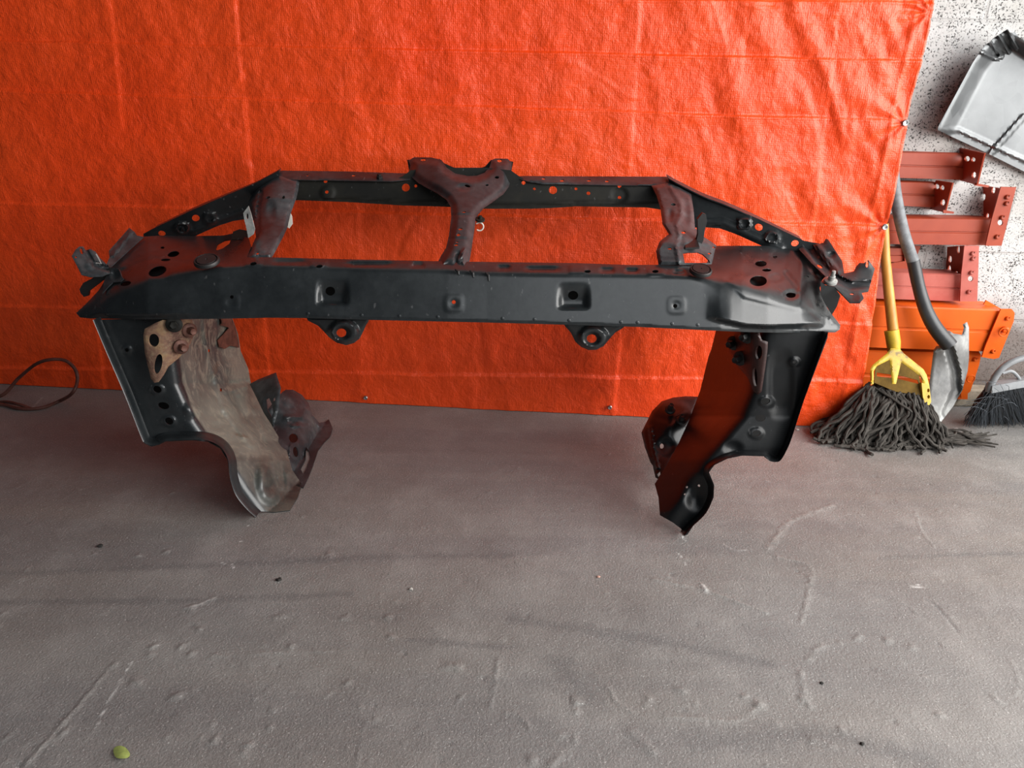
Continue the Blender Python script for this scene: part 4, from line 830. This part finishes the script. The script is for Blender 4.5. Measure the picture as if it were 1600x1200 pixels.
mb = MB(); mb.lathe(W(1401, 572, 1.865), (.05, -.25, -1), [(.0125, 0), (.0145, .002), (.0145, .014), (.012, .018)], 18); mb.build('clamp_nut', M_yel, MO)
mb = MB(); mb.tube([W(1366, 598, 1.85), W(1400, 607, 1.84), W(1440, 618, 1.82)], .010, 10); mb  .build('clamp_bar', M_web, MO)
def yarn():
    mb = MB(); R = np.random.default_rng(5)
    ends = []
    for i in range(300):
        u = R.random(); s = R.random()
        x0 = 1355+95*u; y0 = 604+20*u+R.normal(0, 3)
        p0 = W(x0, y0, 1.835-.035*u+R.normal(0, .007))
        if u < .30: ex = R.uniform(1276, 1350)
        elif u < .8: ex = R.uniform(1325, 1445)
        else: ex = R.uniform(1395, 1470)
        ey = {0: 690}.get(0)+R.uniform(-9, 15)-(max(0, 1345-ex))*.13
        if R.random() < .07: ex = R.uniform(1440, 1480); ey = R.uniform(690, 708)
        g = G(ex, ey); g[2] = R.uniform(.006, .014)
        mid = p0*.5+g*.5; mid[2] = p0[2]*.60+R.uniform(-.01, .02); mid[1] -= .012; mid += R.normal(0, .008, 3)
        low = p0*.22+g*.78; low[2] = max(.016, p0[2]*.16+R.uniform(0, .03)); low += np.array([R.normal(0, .012), R.normal(0, .010), 0])
        pts = [p0, mid, low, g]
        if R.random() < .5:
            q = g+np.array([R.normal(0, .03), R.normal(.0, .018), 0]); q[2] = R.uniform(.006, .012); pts.append(q)
        c = cr(pts, 9); c = [q+np.array([math.sin(j*1.3+i)*.0016, math.cos(j*1.1+i*2)*.0016, 0]) for j, q in enumerate(c)]
        for q in c: q[2] = max(q[2], .005)
        mb.tube(c, R.uniform(.0032, .0047), 6)
    for i in range(46):      # strands trailing to the right and a curled heap on the left
        a = G(R.uniform(1435, 1475), R.uniform(672, 700)); e = G(R.uniform(1480, 1556), R.uniform(680, 704)-0); pts = [a+np.array([0, 0, .018])]
        for k in range(1, 5): pts.append(a+(e-a)*k/4+np.array([R.normal(0, .006), R.normal(0, .007), R.uniform(.005, .016)]))
        c = cr(pts, 6)
        for q in c: q[2] = max(q[2], .004)
        mb.tube(c, np.linspace(.004, .0022, len(c)), 6)
    for i in range(36):
        c0 = G(R.uniform(1282, 1330), R.uniform(672, 690)); r = R.uniform(.012, .03); ph = R.uniform(0, 6)
        c = [c0+np.array([r*1.5*math.cos(ph+q), r*.6*math.sin(ph+q), .010+.018*(1+math.sin(q*1.3+ph))*.6]) for q in np.linspace(0, 3.6, 14)]
        mb.tube(c, .0044, 6)
    o = mb.build('yarn', M_yarn, MO); o['kind'] = 'stuff'
yarn()

# ------------------------------------------------------------ brush at the right edge
BR = root('hand_broom', tuple(G(1580, 668)), 'grey plastic broom head with arched handle and dark bristles at right edge', 'broom')
Yb = 1.80
mb = MB()
arch = cr([W(x, y, Yb) for x, y in ((1545, 612), (1549, 600), (1560, 582), (1576, 568), (1600, 559), (1640, 553), (1690, 560))], 8); mb.tube(arch, .0088, 12)
mb.tube(cr([W(x, y, Yb) for x, y in ((1566, 583), (1580, 580), (1590, 588), (1594, 596))], 6), .0045, 10)
mb.tube([W(1618, 562, Yb), W(1622, 600, Yb)], .007, 10)
mb.build('arched_handle', M_brush, BR)
hd = cr([W(x, y, Yb) for x, y in ((1545, 606), (1560, 603), (1600, 596), (1650, 590), (1720, 588))], 6); mb = MB()
V = []
for p in hd: V += [p+np.array([0, -.016, -.010]), p+np.array([0, .018, -.010]), p+np.array([0, .014, .010]), p+np.array([0, -.012, .010])]
n = len(hd); Fc = [[4*i+k, 4*i+(k+1) % 4, 4*i+4+(k+1) % 4, 4*i+4+k] for i in range(n-1) for k in range(4)]+[[3, 2, 1, 0], [4*n-4, 4*n-3, 4*n-2, 4*n-1]]
mb.add(V, Fc); mb.build('broom_block', M_brush, BR)
mb = MB(); R = np.random.default_rng(11)
for i in range(2600):
    u = R.random(); k = u*(len(hd)-1); j = int(k); a = hd[j]+(hd[min(j+1, len(hd)-1)]-hd[j])*(k-j)+np.array([0, R.uniform(-.014, .016), -.008])
    ex = 1512+(1740-1512)*u+R.normal(0, 5); e = G(ex, 664-9*u+R.normal(0, 3.5)); e[2] = R.uniform(.002, .022)
    m = a*.5+e*.5+np.array([-.004+R.normal(0, .004), R.normal(0, .004), .004])
    mb.tube([a, m, e], [.0013, .0012, .0007], 3)
for i in range(26):
    a = W(R.uniform(1530, 1590), R.uniform(612, 650), Yb-.018); b = a+np.array([R.normal(-.02, .03), -.004, R.normal(0, .03)]); b[2] = max(b[2], .01)
    mb.tube(cr([a, (a+b)/2+np.array([0, -.006, .012]), b], 5), .0007, 3)
o = mb.build('bristles', M_bristle, BR); o['kind'] = 'stuff'

# ------------------------------------------------------------ small things
M_block = simple('dusty_concrete_kerb', (.30, .26, .20), .9, 0, .3, 25, .5, .004)
a = G(1478, 636); b = G(1565, 636); mb = MB(); z = np.array([0, 0, .058]); dv = np.array([0, .15, 0])
mb.hexa([a, b, b+dv, a+dv, a+z, b+z, b+dv+z, a+dv+z]); o = mb.build('concrete_block', M_block, smooth=False); tag(o, 'dusty tan concrete block on the floor below the orange beams', 'block')
bv = o.modifiers.new('bevel', 'BEVEL'); bv.width = .006; bv.segments = 2
mb = MB(); mb.tube(cr([T(-60, 640, .13)*[1, 1, 0]+[0, 0, .005], G(0, 622)+[0, 0, .006], W(30, 590, 1.93), W(62, 566, 1.90), W(97, 562, 1.90), W(116, 575, 1.89), W(121, 594, 1.87), W(113, 614, 1.84), G(95, 630)+[0, 0, .008], G(65, 640)+[0, 0, .005], G(30, 641)+[0, 0, .005], G(0, 634)+[0, 0, .005], G(-60, 630)+[0, 0, .005]], 10), .0048, 10)
mb.tube(cr([G(-60, 640)+[0, 0, .004], G(0, 630)+[0, 0, .004], G(28, 637)+[0, 0, .012], G(50, 641)+[0, 0, .004]], 8), .0045, 8)
tag(mb.build('cable', M_cable), 'looped rusty red cable leaning on the tarp at the left edge', 'cable')
lp = [(178, 1174), (184, 1170), (196, 1172), (204, 1181), (200, 1188), (190, 1190), (181, 1186)]
gl = lambda x, y, Y: G(x, y)+np.stack([0*x, 0*x, .0035+.003*np.abs(np.sin((x-178)/9))], -1)
tag(panel('leaf', lp, lambda x, y: 1.0+0*x, M_leaf, None, step=2, thick=.0006, rnd=3, surf=gl), 'small crumpled yellow-green leaf on the floor near the bottom left', 'leaf')
M_chip = simple('pale_grit', (.5, .48, .44), .9); M_dark = simple('black_grit', (.02, .018, .016), .8)
def pebble(name, px, py, r, mat, label, flatz=.6):
    R = np.random.default_rng(int(px*7+py)); p = G(px, py)+[0, 0, r*flatz*.75]; mb = MB(); V = []; Fc = []
    n, m = 8, 5
    for i in range(m+1):
        th = math.pi*i/m
        for k in range(n):
            q = 2*math.pi*k/n; s = r*(1+R.normal(0, .13)); V.append(p+np.array([s*math.sin(th)*math.cos(q)*1.2, s*math.sin(th)*math.sin(q), s*flatz*math.cos(th)]))
    for i in range(m):
        for k in range(n): Fc.append([i*n+k, (i+1)*n+k, (i+1)*n+(k+1) % n, i*n+(k+1) % n])
    V[:n] = [V[0]]*n; mb.add(V, Fc+[list(range(n)), [m*n+k for k in range(n)][::-1]]); tag(mb.build(name, mat), label, 'debris')
pebble('dirt_clump', 436, 907, .005, M_dark, 'black dirt crumb on the floor between the two aprons, nearer the left one')
pebble('dirt_clump', 157, 854, .005, M_dark, 'dark dirt crumb on the floor at left in front of the left apron')
pebble('pebble', 642, 921, .0035, M_chip, 'pale pebble on the floor below the centre of the beam')
pebble('pebble', 935, 902, .003, simple('pink_grit', (.5, .3, .24), .9), 'small pinkish chip on the floor left of the right apron foot')
pebble('dirt_clump', 1284, 1068, .0028, M_dark, 'tiny black crumb on the open floor at lower right')
pebble('dirt_clump', 1347, 1163, .003, M_dark, 'small black crumb near the bottom right edge of the floor')
pebble('plastic_scrap', 1495, 672, .007, simple('white_scrap', (.75, .75, .75), .6), 'white scrap on the trailing mop yarn', .4)
pebble('plastic_scrap', 1246, 672, .004, M_chip, 'pale chip on the floor at the tarp foot beside the right apron', .5)
